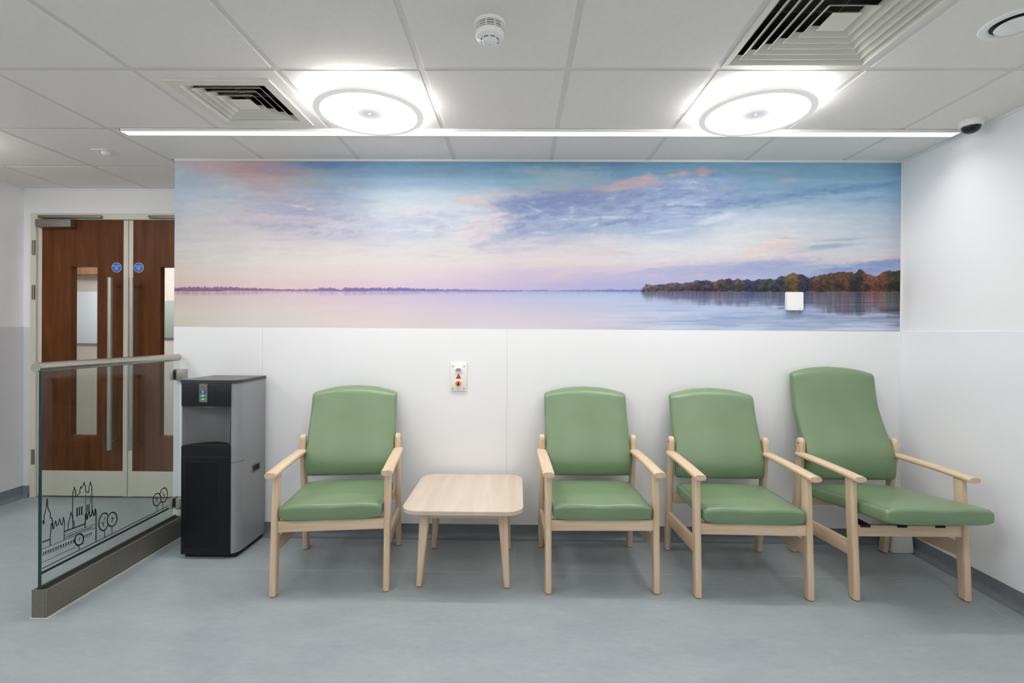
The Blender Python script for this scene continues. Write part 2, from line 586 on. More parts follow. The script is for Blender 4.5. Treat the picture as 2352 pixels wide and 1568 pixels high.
SKY_DASHES = [(0.0055,[(-0.8,0.309),(-0.797,0.309)]),(0.0055,[(-0.793,0.309),(-0.79,0.308)]),(0.0055,[(-0.786,0.308),(-0.783,0.308)]),(0.0055,[(-0.779,0.308),(-0.775,0.308)]),(0.0055,[(-0.772,0.307),(-0.768,0.307)]),(0.0055,[(-0.765,0.307),(-0.761,0.307)]),(0.0055,[(-0.757,0.306),(-0.754,0.306)]),(0.0055,[(-0.75,0.306),(-0.746,0.306)]),(0.0055,[(-0.742,0.306),(-0.739,0.305)]),(0.0055,[(-0.735,0.305),(-0.731,0.305)]),(0.0055,[(-0.727,0.305),(-0.724,0.305)]),(0.0055,[(-0.72,0.304),(-0.716,0.304)]),(0.0055,[(-0.712,0.304),(-0.708,0.304)]),(0.0055,[(-0.705,0.304),(-0.701,0.303)]),(0.0055,[(-0.697,0.303),(-0.693,0.303)]),(0.0055,[(-0.689,0.303),(-0.685,0.302)]),(0.0055,[(-0.681,0.302),(-0.677,0.302)]),(0.0055,[(-0.674,0.302),(-0.67,0.302)]),(0.0055,[(-0.666,0.301),(-0.662,0.301)]),(0.0055,[(-0.658,0.301),(-0.654,0.301)]),(0.0075,[(-0.909,0.283),(-0.904,0.283)]),(0.0075,[(-0.898,0.283),(-0.892,0.282)]),(0.0075,[(-0.886,0.282),(-0.88,0.282)]),(0.0075,[(-0.874,0.281),(-0.868,0.281)]),(0.0075,[(-0.862,0.281),(-0.856,0.281)]),(0.0075,[(-0.849,0.28),(-0.843,0.28)]),(0.0075,[(-0.837,0.28),(-0.831,0.279)]),(0.0075,[(-0.825,0.279),(-0.818,0.279)]),(0.0075,[(-0.812,0.278),(-0.806,0.278)]),(0.0075,[(-0.799,0.278),(-0.793,0.277)]),(0.0075,[(-0.786,0.277),(-0.78,0.277)]),(0.0075,[(-0.773,0.276),(-0.766,0.276)]),(0.0075,[(-0.76,0.276),(-0.753,0.275)]),(0.0065,[(-0.698,0.274),(-0.692,0.274)]),(0.0065,[(-0.686,0.273),(-0.679,0.273)]),(0.0065,[(-0.673,0.273),(-0.667,0.272)]),(0.0065,[(-0.661,0.272),(-0.655,0.271)])]
SKY_TREES = [[(0.0046,[(-0.703,0.259),(-0.704,0.255),(-0.706,0.251),(-0.708,0.248),(-0.711,0.245),(-0.714,0.243),(-0.718,0.242),(-0.722,0.242),(-0.726,0.242),(-0.73,0.243),(-0.734,0.246),(-0.738,0.248),(-0.741,0.252),(-0.744,0.256),(-0.746,0.26),(-0.748,0.265),(-0.749,0.269),(-0.75,0.274),(-0.749,0.279),(-0.749,0.283),(-0.747,0.287),(-0.745,0.29),(-0.742,0.293),(-0.739,0.295),(-0.735,0.296),(-0.731,0.296),(-0.727,0.296),(-0.723,0.295),(-0.719,0.293),(-0.715,0.29),(-0.712,0.286),(-0.709,0.282),(-0.706,0.278),(-0.704,0.273),(-0.703,0.269),(-0.703,0.264),(-0.703,0.259)]),(0.003,[(-0.727,0.242),(-0.727,0.22)]),(0.003,[(-0.722,0.278),(-0.728,0.265)])],[(0.0046,[(-0.559,0.275),(-0.562,0.269),(-0.566,0.264),(-0.57,0.261),(-0.575,0.258),(-0.58,0.257),(-0.585,0.257),(-0.59,0.258),(-0.595,0.261),(-0.6,0.265),(-0.604,0.27),(-0.608,0.275),(-0.611,0.282),(-0.613,0.289),(-0.614,0.297),(-0.614,0.304),(-0.613,0.312),(-0.612,0.319),(-0.61,0.326),(-0.606,0.331),(-0.603,0.336),(-0.598,0.34),(-0.594,0.343),(-0.588,0.345),(-0.583,0.345),(-0.578,0.343),(-0.573,0.341),(-0.568,0.337),(-0.564,0.332),(-0.56,0.326)]),(0.003,[(-0.581,0.255),(-0.579,0.22)]),(0.003,[(-0.597,0.301),(-0.588,0.29),(-0.581,0.301)]),(0.003,[(-0.588,0.29),(-0.586,0.277)]),(0.003,[(-0.576,0.319),(-0.581,0.311)])],[(0.0046,[(-0.501,0.281),(-0.502,0.275),(-0.505,0.27),(-0.508,0.265),(-0.511,0.261),(-0.516,0.259),(-0.521,0.257),(-0.526,0.256),(-0.531,0.257),(-0.536,0.258),(-0.542,0.261),(-0.547,0.264),(-0.551,0.269),(-0.555,0.274),(-0.558,0.28),(-0.561,0.286),(-0.562,0.292),(-0.563,0.298),(-0.563,0.304),(-0.561,0.31),(-0.559,0.316),(-0.556,0.32),(-0.553,0.324),(-0.549,0.327),(-0.544,0.329),(-0.539,0.33),(-0.533,0.329),(-0.528,0.328),(-0.523,0.326),(-0.518,0.322),(-0.513,0.318),(-0.509,0.313),(-0.506,0.307),(-0.503,0.301),(-0.502,0.294),(-0.501,0.288),(-0.501,0.281)]),(0.003,[(-0.533,0.257),(-0.533,0.22)]),(0.003,[(-0.535,0.306),(-0.529,0.295),(-0.522,0.301)]),(0.003,[(-0.529,0.295),(-0.534,0.28)])],[(0.0046,[(-0.18,0.278),(-0.181,0.272),(-0.183,0.267),(-0.186,0.262),(-0.19,0.258),(-0.195,0.255),(-0.2,0.253),(-0.205,0.252),(-0.21,0.253),(-0.216,0.254),(-0.221,0.256),(-0.226,0.26),(-0.231,0.264),(-0.235,0.269),(-0.238,0.274),(-0.24,0.28),(-0.242,0.287),(-0.242,0.293),(-0.242,0.299),(-0.241,0.305),(-0.238,0.31),(-0.235,0.315),(-0.232,0.319),(-0.227,0.322),(-0.223,0.324),(-0.217,0.325),(-0.212,0.325),(-0.206,0.323),(-0.201,0.321),(-0.196,0.318),(-0.191,0.314),(-0.187,0.309),(-0.184,0.303),(-0.181,0.297),(-0.18,0.291),(-0.179,0.284),(-0.18,0.278)]),(0.003,[(-0.211,0.252),(-0.208,0.22)]),(0.003,[(-0.222,0.302),(-0.214,0.291),(-0.207,0.3)]),(0.003,[(-0.214,0.291),(-0.21,0.275)])],[(0.0046,[(-0.125,0.287),(-0.127,0.28),(-0.129,0.273),(-0.133,0.267),(-0.137,0.263),(-0.141,0.259),(-0.146,0.256),(-0.152,0.255),(-0.157,0.255),(-0.163,0.256),(-0.168,0.259),(-0.173,0.262),(-0.177,0.267)]),(0.0046,[(-0.188,0.307),(-0.187,0.314),(-0.184,0.321),(-0.181,0.326),(-0.177,0.331),(-0.173,0.335),(-0.168,0.338),(-0.162,0.339),(-0.157,0.339),(-0.151,0.338),(-0.146,0.336),(-0.141,0.333),(-0.136,0.328),(-0.132,0.322),(-0.129,0.316),(-0.127,0.309),(-0.125,0.302),(-0.125,0.294),(-0.125,0.287)]),(0.003,[(-0.162,0.255),(-0.162,0.221)]),(0.003,[(-0.161,0.3),(-0.153,0.292),(-0.143,0.299)]),(0.003,[(-0.153,0.292),(-0.155,0.281)]),(0.003,[(-0.165,0.317),(-0.161,0.306)])]]


def wloc(o):
    v = o.location.copy()
    while o.parent is not None:
        o = o.parent
        v += o.location
    return v


def wb(mb, name, mat, parent=None, smooth=True, angle=35):
    """Build from shapes given in room coordinates, under a parent that stands anywhere (unrotated)."""
    o = mb.build(name, mat, None, smooth, angle)
    if parent is not None:
        o.location = -wloc(parent)
        o.parent = parent
    return o


def struct(mb, name, mat, label=None, cat=None, parent=None):
    o = wb(mb, name, mat, parent)
    if parent is None:
        tag(o, label, cat, None, 'structure')
    return o


# ================================================================== the room
floor = struct(MB().box(-5.6, XR + 0.1, YB - 0.1, 2.3, -0.06, 0.0), 'floor', M['floor'],
               'blue-grey sheet vinyl floor of the waiting area', 'floor')
for x0, x1, y0, y1 in ((XL, XR, -0.4445, -0.4410), (-0.0165, -0.0135, -0.441, -0.02), (1.976, 1.979, -0.441, -0.02),
                       (2.2345, 2.2375, -2.6, -0.444), (-2.0165, -2.0135, -0.441, -0.02), (-3.70, -3.697, -2.4, 0.60)):
    struct(MB().box(x0, x1, y0, y1, -0.001, 0.0006), 'weld_line', M['weld'], parent=floor)

wall_back = struct(MB().box(XE, XR + 0.1, 0.0, YD + 0.1, 0.0, ZC - 0.002), 'wall_back', M['paint'],
                   'white back wall behind the row of green chairs', 'wall')
for x0, x1 in ((XE - 0.002, -1.6018), (-1.6010, -0.0688), (-0.0680, XR - 0.001)):
    struct(MB().box(x0, x1, -0.0045, 0.0, 0.086, ZM, 0.0007, 1), 'cladding_panel', M['clad'], parent=wall_back)

wall_right = struct(MB().box(XR, XR + 0.1, YB, 0.0, 0.0, ZC - 0.002), 'wall_right', M['paint'],
                    'white side wall right of the tall green chair', 'wall')
for y0, y1 in ((-1.868, -0.005), (-3.09, -1.87), (-4.31, -3.092), (YB, -4.312)):
    struct(MB().box(XR - 0.0045, XR, y0, y1, 0.086, ZM, 0.0007, 1), 'cladding_panel', M['clad_grey'], parent=wall_right)

wall_left = struct(MB().box(XL - 0.1, XL, YB, YD, 0.0, ZC - 0.002), 'wall_left', M['paint'],
                   'white side wall left of the wooden double doors', 'wall')
for y0, y1 in ((-0.56, YD), (-1.78, -0.562), (-3.0, -1.782), (-4.22, -3.002), (YB, -4.222)):
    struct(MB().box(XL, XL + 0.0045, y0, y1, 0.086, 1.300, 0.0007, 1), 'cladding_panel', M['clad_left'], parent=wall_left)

FX0, FX1, FZ = -3.727, -2.233, 2.168      # outer door frame
wall_far = struct(MB().box(XL, FX0, YD, YD + 0.1, 0, ZC - 0.002).box(FX1, XE, YD, YD + 0.1, 0, ZC - 0.002)
                  .box(FX0, FX1, YD, YD + 0.1, FZ, ZC - 0.002), 'wall_far', M['paint'],
                  'white wall around the wooden double doors', 'wall')
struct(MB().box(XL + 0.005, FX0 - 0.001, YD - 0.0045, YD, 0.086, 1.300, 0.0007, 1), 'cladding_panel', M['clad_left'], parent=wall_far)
wall_front = struct(MB().box(XL - 0.1, XR + 0.1, YB - 0.1, YB, 0.0, ZC - 0.002), 'wall_front', M['paint'],
                    'white wall behind the viewer', 'wall')


def coved(p0, p1, inward, h=0.0885):
    """Sheet-vinyl skirting that curves into the floor, from p0 to p1; inward is the room side."""
    prof = [(0.0, h), (0.0035, h), (0.0035, 0.034)]
    for i in range(1, 7):
        a = PI / 2 * i / 6
        prof.append((0.0035 + 0.032 * (1 - math.cos(a)), 0.0016 + 0.0324 * (1 - math.sin(a))))
    prof += [(0.040, 0.0008), (0.040, 0.0), (0.0, 0.0)]
    m = MB()
    m.loft([[(p[0] + inward[0] * d, p[1] + inward[1] * d, z) for d, z in prof] for p in (p0, p1)])
    return m


struct(coved((XE - 0.002, 0.0), (XR, 0.0), (0, -1)), 'baseboard_back', M['skirting'],
       'shade-darkened coved vinyl skirting below the white back wall', 'skirting')
struct(coved((XR, 0.0), (XR, YB), (-1, 0)), 'baseboard_right', M['skirting'],
       'shade-darkened coved vinyl skirting below the right wall', 'skirting')
struct(coved((XL, YD), (XL, YB), (1, 0)), 'baseboard_left', M['skirting'],
       'shade-darkened coved vinyl skirting below the left wall', 'skirting')
struct(coved((XL, YD), (FX0, YD), (0, -1)), 'baseboard_far', M['skirting'],
       'short shade-darkened coved skirting beside the double doors', 'skirting')

for i, (b, lab) in enumerate((((XE, XR, -0.012, 0.0, 2.3425, ZC), 'thin white edge trim above the lake mural'),
                              ((XR - 0.012, XR, YB, -0.012, 2.3445, ZC), 'thin white edge trim above the right wall'),
                              ((XL, XL + 0.012, YB, YD, 2.3445, ZC), 'thin white edge trim above the left wall'),
                              ((XL + 0.012, XE, YD - 0.012, YD, 2.3445, ZC), 'thin white edge trim above the double doors'),
                              ((XR - 0.010, XR - 0.0005, -0.010, -0.0005, 0.09, 2.3425), 'slim white upright trim in the right corner'))):
    struct(MB().box(*b, 0.001, 1), 'trim_%d' % (i + 1), M['paint'], lab, 'trim')

# ------------------------------------------------------------------ ceiling: slab, exposed grid, one object per tile
ceiling = struct(MB().box(-5.6, XR + 0.1, YB - 0.1, 2.3, 2.62, 2.70), 'ceiling', M['void'],
                 'suspended ceiling of square white tiles in a white grid', 'ceiling')
GX0, GY0, G = -0.404, -0.461, 0.6
gxs = [GX0 + G * k for k in range(-6, 6)]
gys = [GY0 + G * k for k in range(-10, 3)]
for x in gxs:
    if XL < x < XR:
        struct(MB().box(x - 0.013, x + 0.013, YB, YD, ZC + 0.0025, ZC + 0.03), 'grid_bar', M['grid'], parent=ceiling)
for y in gys:
    if YB < y < YD:
        struct(MB().box(XL, XR, y - 0.013, y + 0.013, ZC + 0.0027, ZC + 0.03), 'grid_bar', M['grid'], parent=ceiling)
DIFF_SMALL = (-1.304, -0.761)     # tile that holds the small diffuser
DIFF_LARGE = (1.096, -1.361)      # grid field filled by the large diffuser
tile_cache = {}
HG = 0.0125
for i in range(len(gxs) - 1):
    for j in range(len(gys) - 1):
        x0, x1, y0, y1 = gxs[i] + HG, gxs[i + 1] - HG, gys[j] + HG, gys[j + 1] - HG
        cx, cy = gxs[i] + G / 2, gys[j] + G / 2
        if abs(cx - DIFF_LARGE[0]) < 0.1 and abs(cy - DIFF_LARGE[1]) < 0.1:
            continue
        if gys[j] >= 0.1 and gxs[i] >= XE + 0.1:
            continue
        x0, x1, y0, y1 = max(x0, XL), min(x1, XR), max(y0, YB), min(y1, YD)
        if gxs[i] > XE - 0.1 and y1 > 0:
            y1 = min(y1, 0.0)
        if gys[j] > 0.1 and x1 > XE:
            x1 = XE
        if x1 - x0 < 0.02 or y1 - y0 < 0.02:
            continue
        w, d = round(x1 - x0, 3), round(y1 - y0, 3)
        hole = abs(cx - DIFF_SMALL[0]) < 0.1 and abs(cy - DIFF_SMALL[1]) < 0.1
        key = (w, d, hole)
        if key not in tile_cache:
            m = MB()
            if hole:
                q = 0.195
                m.box(-w / 2, -q, -d / 2, d / 2, 0, 0.015).box(q, w / 2, -d / 2, d / 2, 0, 0.015)
                m.box(-q, q, -d / 2, -q, 0, 0.015).box(-q, q, q, d / 2, 0, 0.015)
            else:
                m.box(-w / 2, w / 2, -d / 2, d / 2, 0, 0.015, 0.0012, 1)
            tile_cache[key] = m.mesh('ceiling_tile', M['tile'], True, 30)
        t = bpy.data.objects.new('ceiling_tile', tile_cache[key])
        COL.objects.link(t)
        t.location = ((x0 + x1) / 2, (y0 + y1) / 2, ZC)
        t.parent = ceiling

# ------------------------------------------------------------------ corridor seen through the door panes
struct(MB().box(-5.6, -1.2, 2.2, 2.3, 0, ZC), 'wall_corridor', M['corridor_paint'],
       'beige corridor wall seen through the door panes', 'wall')
struct(MB().box(-5.6, -5.5, YD + 0.1, 2.2, 0, ZC).box(-1.3, -1.2, YD + 0.1, 2.2, 0, ZC).box(-5.5, XL - 0.1, YD, YD + 0.1, 0, ZC),
       'wall_corridor_end', M['corridor_paint'], 'beige end walls of the corridor behind the doors', 'wall')
struct(MB().box(-5.5, -1.3, YD + 0.1, 2.2, ZC + 0.001, ZC + 0.02), 'ceiling_corridor', M['tile'],
       'white corridor ceiling behind the doors', 'ceiling')
tag(wb(MB().box(-5.2, -4.05, 2.10, 2.2, 1.87, 2.30, 0.004), 'wall_cupboard', M['far_wood']),
    'brown wooden cupboard high up behind the left door pane', 'cupboard')
tag(wb(MB().box(-5.2, -4.05, 2.175, 2.198, 1.135, 1.69, 0.004), 'notice_board', M['corridor_blue']),
    'pale blue board behind the left door pane', 'board')
tag(wb(MB().box(-3.95, -2.9, 2.175, 2.198, 1.20, 1.60, 0.004), 'notice_board', M['corridor_green']),
    'grey-green board behind the right door pane', 'board')
cl = thing('corridor_fill_lamp', 'added unseen ceiling fill lamp in the corridor behind the doors', 'lamp', (-3.6, 1.35, ZC))  # unseen source, added to brighten what shows through the panes
wb(MB().box(-4.2, -3.0, 1.05, 1.65, ZC - 0.02, ZC, 0.004), 'fill_lamp_frame', M['white_plastic'], cl)
wb(MB().box(-4.17, -3.03, 1.08, 1.62, ZC - 0.022, ZC - 0.019), 'diffuser', M['corridor_light'], cl)

# ------------------------------------------------------------------ double doors
door = thing('door_1', 'pair of walnut doors with long steel pull handles and narrow glass panes', 'door',
             ((FX0 + FX1) / 2, YD, 0), 0, None, 'structure')
frame = wb(MB().box(FX0, -3.684, YD - 0.012, YD + 0.09, 0, FZ, 0.002, 1).box(-2.276, FX1, YD - 0.012, YD + 0.09, 0, FZ, 0.002, 1)
           .box(-3.684, -2.276, YD - 0.012, YD + 0.09, 2.121, FZ, 0.002, 1), 'door_frame', M['cream'], door)
PZ0, PZ1 = 0.473, 1.763
YF = YD + 0.004                      # front of the leaves
for side in (0, 1):
    if side == 0:
        a, b = -3.681, -2.984        # whole leaf
        pa, pb = -3.419, -3.221      # pane
        hx, sx = -3.062, -3.072
    else:
        a, b = -2.979, -2.280
        pa, pb = -2.734, -2.536
        hx, sx = -2.897, -2.901
    wa, wbx = a + 0.031, b - 0.036 if side == 0 else b - 0.031
    if side == 1:
        wa = a + 0.034
    leaf = wb(MB().box(wa, pa, YF, YF + 0.045, 0.006, 2.118).box(pb, wbx, YF, YF + 0.045, 0.006, 2.118)
              .box(pa, pb, YF, YF + 0.045, PZ1, 2.118).box(pa, pb, YF, YF + 0.045, 0.006, PZ0), 'leaf', M['door_wood'], door)
    wb(MB().box(a, wa, YF - 0.0008, YF + 0.045, 0.006, 2.118, 0.0015, 1), 'lipping', M['cream'], leaf)
    wb(MB().box(wbx, b, YF - 0.0008, YF + 0.045, 0.006, 2.118, 0.0015, 1), 'lipping', M['cream'], leaf)
    wb(MB().box(pa, pb, YF + 0.024, YF + 0.030, PZ0, PZ1), 'pane', M['pane'], leaf)
    wb(MB().box(a + 0.002, b - 0.002, YF - 0.0030, YF - 0.0009, 0.010, 0.203, 0.0008, 1), 'kick_plate', M['cream'], leaf)
    h = MB().tube([(hx, 0.590, 0.381), (hx, 0.590, 1.674)], 0.0165, 20)
    for hz in (0.445, 1.612):
        h.tube([(hx, 0.590, hz), (hx, YF, hz)], 0.0075, 12)
    wb(h, 'pull_handle', M['steel'], leaf)
    m = MB()
    m.loft([[(sx + 0.0375 * math.cos(2 * PI * i / 40), y, 1.7585 + 0.0375 * math.sin(2 * PI * i / 40)) for i in range(40)]
            for y in (YF, YF - 0.0016)])
    wb(m, 'sign_rim', M['white_print'], leaf)
    m = MB()
    m.loft([[(sx + 0.0350 * math.cos(2 * PI * i / 40), y, 1.7585 + 0.0350 * math.sin(2 * PI * i / 40)) for i in range(40)]
            for y in (YF, YF - 0.0022)])
    wb(m, 'sign_disc', M['blue_sign'], leaf)
    rot = Matrix.Rotation(PI / 2, 4, 'X')
    text_mesh('sign_lettering', 'Fire door\nkeep\nshut', 0.0150, M['white_print'], leaf,
              Matrix.Translation(Vector((sx, YF - 0.0024, 1.7585))) @ rot)
    # door closer: body on the leaf, slide arm on the frame head
    c0, c1 = (-3.655, -3.385) if side == 0 else (-2.575, -2.305)
    if side == 0:
        wb(MB().box(c0, c1, YF - 0.055, YF, 2.056, 2.116, 0.006, 3), 'closer_body', M['steel_dark'], leaf)
        wb(MB().box(-3.645, -3.165, YD - 0.040, YD - 0.012, 2.126, 2.148, 0.004, 2), 'closer_arm', M['steel_dark'], leaf)
    else:
        wb(MB().box(c0, c1, YF - 0.055, YF, 2.056, 2.116, 0.006, 3), 'closer_body', M['steel_dark'], leaf)
        wb(MB().box(-2.800, -2.320, YD - 0.040, YD - 0.012, 2.126, 2.148, 0.004, 2), 'closer_arm', M['steel_dark'], leaf)
for hz in (1.905, 1.565, 0.310):
    m = MB()
    m.tube([(-3.692, YD - 0.017, hz - 0.055), (-3.692, YD - 0.017, hz + 0.055)], 0.0085, 12)
    m.box(-3.712, -3.692, YD - 0.014, YD - 0.0115, hz - 0.055, hz + 0.055)
    wb(m, 'hinge', M['steel_dark'], door)

# ================================================================== ceiling lights
def round_lamp(x, y, label, group='round ceiling lamps'):
    t = thing('round_ceiling_lamp', label, 'lamp', (x, y, ZC), 0, group)
    R = 0.245
    MB().lathe([(0.0, 0.0), (R - 0.004, 0.0), (R - 0.004, -0.0025), (0.0, -0.0025)], n=64).build('back_plate', M['white_plastic'], t)
    MB().lathe([(R - 0.006, -0.0035), (R, -0.0045), (R, -0.046), (R - 0.003, -0.050)], n=64).build('side_diffuser', M['drum_light'], t)
    MB().lathe([(R + 0.001, -0.0460), (R + 0.0035, -0.0465), (R + 0.0035, -0.0580), (R - 0.002, -0.0615), (R - 0.025, -0.0615),
                (R - 0.0255, -0.056)], n=64).build('rim_ring', M['lamp_rim'], t)
    prof = [(R - 0.025, -0.0585), (R - 0.06, -0.0580), (0.12, -0.0565), (0.05, -0.0555), (0.0, -0.0552)]
    MB().lathe(prof, n=64).build('bottom_diffuser', M['drum_bottom'], t)
    MB().lathe([(0.0, -0.0552), (0.0035, -0.0554), (0.0035, -0.0572), (0.0, -0.0578)], n=12).build('indicator_light', M['led_white'], t)
    return t


M['lamp_rim'] = plain('grey_lamp_rim_bounce_glow', (200, 198, 194), 0.4)
_p = M['lamp_rim'].node_tree.nodes['Principled BSDF']      # faint emission stands in for bounced light on the rim
_p.inputs['Emission Color'].default_value = (1.0, 0.98, 0.96, 1)
_p.inputs['Emission Strength'].default_value = 0.28
round_lamp(-0.704, -0.770, 'lit round ceiling lamp left of the smoke detector, beside the small square vent')
round_lamp(1.096, -0.770, 'lit round ceiling lamp next to the large square vent')
round_lamp(-3.27, -0.520, 'lit round ceiling lamp beyond the left edge of the picture')
round_lamp(-3.104, -1.67, 'added unseen round fill lamp by the left wall, outside the picture')  # added out of view to brighten the left wall and door alcove
for x in (-3.104, -1.904, -0.704, 0.496, 1.696):  # unseen lamps added as ambient fill for walls, floor and ceiling
    for y in (-2.57, -4.37):
        round_lamp(x, y, 'added unseen round fill lamp overhead and behind the viewer', 'added fill lamps behind the viewer')

ls = thing('linear_ceiling_light', 'long thin linear ceiling light running parallel to the mural wall', 'lamp', (0.09, -0.438, ZC))
SX0, SX1, SY0, SY1 = -2.133, 2.306, -0.4705, -0.4065
wb(MB().box(SX0, SX1, SY0, SY0 + 0.004, ZC - 0.0145, ZC + 0.004).box(SX0, SX1, SY1 - 0.004, SY1, ZC - 0.0145, ZC + 0.004)
   .box(SX0, SX1, SY0, SY1, ZC + 0.001, ZC + 0.006), 'housing', M['white_plastic'], ls)
wb(MB().box(SX0 + 0.003, SX1 - 0.003, SY0 + 0.004, SY1 - 0.004, ZC - 0.0135, ZC - 0.010), 'diffuser', M['strip_light'], ls)
strip_lamp = bpy.data.lights.new('strip_light_source', 'AREA')      # the light the diffuser gives off, mostly downward
strip_lamp.shape = 'RECTANGLE'
strip_lamp.size = SX1 - SX0 - 0.24
strip_lamp.size_y = 0.05
strip_lamp.energy = STRIP_WATT
strip_lamp.color = LAMP_TINT
strip_lamp.spread = math.radians(130)
sl = bpy.data.objects.new('strip_light_source', strip_lamp)
COL.objects.link(sl)
sl.parent = ls
sl.location = ((SX0 + SX1) / 2 - 0.09, (SY0 + SY1) / 2 + 0.438, -0.0140)
for x in (SX0, SX1 - 0.003):
    wb(MB().box(x, x + 0.003, SY0, SY1, ZC - 0.0145, ZC + 0.001), 'end_cap', M['white_plastic'], ls)

# ------------------------------------------------------------------ air diffusers
M['diffuser_white'] = plain('ivory_vent_enamel', (226, 224, 212), 0.45)


def square_diffuser(cx, cy, half_out, half_in, n, z_face, label, name='ceiling_vent'):
    t = thing(name, label, 'vent', (cx, cy, ZC))
    b = half_in
    # flat flange
    m = MB()
    for x0, x1, y0, y1 in ((-half_out, half_out, -half_out, -b), (-half_out, half_out, b, half_out), (-half_out, -b, -b, b), (b, half_out, -b, b)):
        m.box(x0, x1, y0, y1, z_face, z_face + 0.006, 0.0012, 1)
    m.build('flange', M['diffuser_white'], t)
    # duct behind
    m = MB()
    m.box(-b - 0.004, b + 0.004, -b - 0.004, b + 0.004, 0.150, 0.155)
    for x0, x1, y0, y1 in ((-b - 0.006, b + 0.006, -b - 0.006, -b - 0.002), (-b - 0.006, b + 0.006, b + 0.002, b + 0.006),
                           (-b - 0.006, -b - 0.002, -b, b), (b + 0.002, b + 0.006, -b, b)):
        m.box(x0, x1, y0, y1, z_face + 0.006, 0.155)
    m.build('duct', M['dark'], t)
    # outer throat: slants outward and down
    step = (b - 0.045) / n
    def cone(r_top, z_top, r_bot, z_bot, th=0.0018):
        k = MB()
        def sq(r, z):
            return [(-r, -r, z), (r, -r, z), (r, r, z), (-r, r, z)]
        k.loft([sq(r_top, z_top), sq(r_bot, z_bot), sq(r_bot + th, z_bot + 0.0004), sq(r_top + th, z_top + 0.0004), sq(r_top, z_top)], False, False)
        return k
    cone(b - step * 0.70, z_face + 0.027, b, z_face + 0.001).build('throat', M['diffuser_white'], t, True, 20)
    for i in range(1, n):
        r = b - step * i
        cone(r - step * 0.66, z_face + 0.028, r + step * 0.12, z_face + 0.004).build('louvre_ring', M['diffuser_white'], t, True, 20)
    r = b - step * n
    MB().box(-r - 0.004, r + 0.004, -r - 0.004, r + 0.004, z_face + 0.004, z_face + 0.007, 0.001, 1).build('centre_plate', M['diffuser_white'], t)
    MB().box(-b, b, -0.002, 0.002, z_face + 0.040, z_face + 0.058).box(-0.002, 0.002, -b, b, z_face + 0.040, z_face + 0.058).build('cross_brace', M['screw'], t)
    return t


square_diffuser(DIFF_SMALL[0], DIFF_SMALL[1] + 0.012, 0.232, 0.187, 4, -0.006, 'small square ceiling vent left of the left round lamp')
square_diffuser(DIFF_LARGE[0], DIFF_LARGE[1], 0.287, 0.266, 6, -0.002, 'large square ceiling vent cut off by the top of the picture')

# ------------------------------------------------------------------ small ceiling fittings
t = thing('smoke_detector', 'white round smoke detector on the ceiling between the two round lamps', 'smoke detector', (-0.106, -1.361, ZC))
MB().lathe([(0.0, 0), (0.053, 0), (0.053, -0.010), (0.050, -0.012), (0.0, -0.012)], n=48).build('base', M['white_plastic'], t)
MB().lathe([(0.0, -0.012), (0.043, -0.012), (0.043, -0.034), (0.0, -0.034)], n=48).build('vent_slot_band', M['vent_grey'] if 'vent_grey' in M else M['screw'], t)
for z in (-0.0195, -0.0275):
    MB().lathe([(0.044, z), (0.0495, z), (0.0495, z - 0.0030), (0.044, z - 0.0030)], n=48, closed=True).build('vent_ring', M['white_plastic'], t)
for i in range(10):
    a = 2 * PI * i / 10 + 0.1
    c, s = math.cos(a), math.sin(a)
    m = MB()
    m.loft([[(c * r - s * w, s * r + c * w, z) for r, w in ((0.043, -0.0015), (0.0488, -0.0015), (0.0488, 0.0015), (0.043, 0.0015))] for z in (-0.011, -0.035)])
    m.build('vent_rib', M['white_plastic'], t)
MB().lathe([(0.040, -0.033), (0.0495, -0.034), (0.0495, -0.047), (0.046, -0.055), (0.029, -0.0605), (0.027, -0.064), (0.022, -0.070),
            (0.014, -0.073), (0.0, -0.074)], n=48).build('cover', M['white_plastic'], t, True, 50)
for i in range(8):
    a0 = 2 * PI * (i + 0.18) / 8
    a1 = 2 * PI * (i + 0.82) / 8
    m = MB()
    rows = []
    for k in range(7):
        a = a0 + (a1 - a0) * k / 6
        c, s = math.cos(a), math.sin(a)
        rows.append([(c * r, s * r, z) for r, z in ((0.0298, -0.0590), (0.0318, -0.0590), (0.0318, -0.0605), (0.0298, -0.0612))])
    m.loft(rows)
    m.build('sensing_slot', M['rubber'], t)
MB().lathe([(0.0, -0.073), (0.0022, -0.0735), (0.0, -0.0760)], n=12).build('indicator_light', M['red'], t)

t = thing('security_camera', 'small white dome camera with black lens where the ceiling meets the right wall', 'camera', (2.262, -0.572, ZC))
MB().lathe([(0.0, 0), (0.053, 0), (0.053, -0.004), (0.049, -0.026), (0.045, -0.029), (0.0, -0.029)], n=40).build('housing', M['white_plastic'], t)
prof = [(0.039, -0.0285)]
for i in range(1, 9):
    a = PI / 2 * i / 8
    prof.append((0.039 * math.cos(a), -0.0285 - 0.033 * math.sin(a)))
MB().lathe(prof, n=40).build('dome', M['black'], t)
m = MB()
m.tube([(-0.012, -0.022, -0.042), (-0.016, -0.030, -0.0515)], 0.0095, 16)
m.build('lens', M['rubber'], t)

t = thing('motion_sensor', 'small square white motion sensor on the ceiling in front of the doors', 'sensor', (-2.495, -0.125, ZC))
MB().box(-0.050, 0.050, -0.050, 0.050, -0.005, 0.0, 0.0015, 2).build('plate', M['white_plastic'], t)
MB().lathe([(0.0, -0.005), (0.024, -0.005), (0.023, -0.014), (0.017, -0.022), (0.0, -0.025)], n=32).build('lens', M['white_plastic'], t, True, 60)

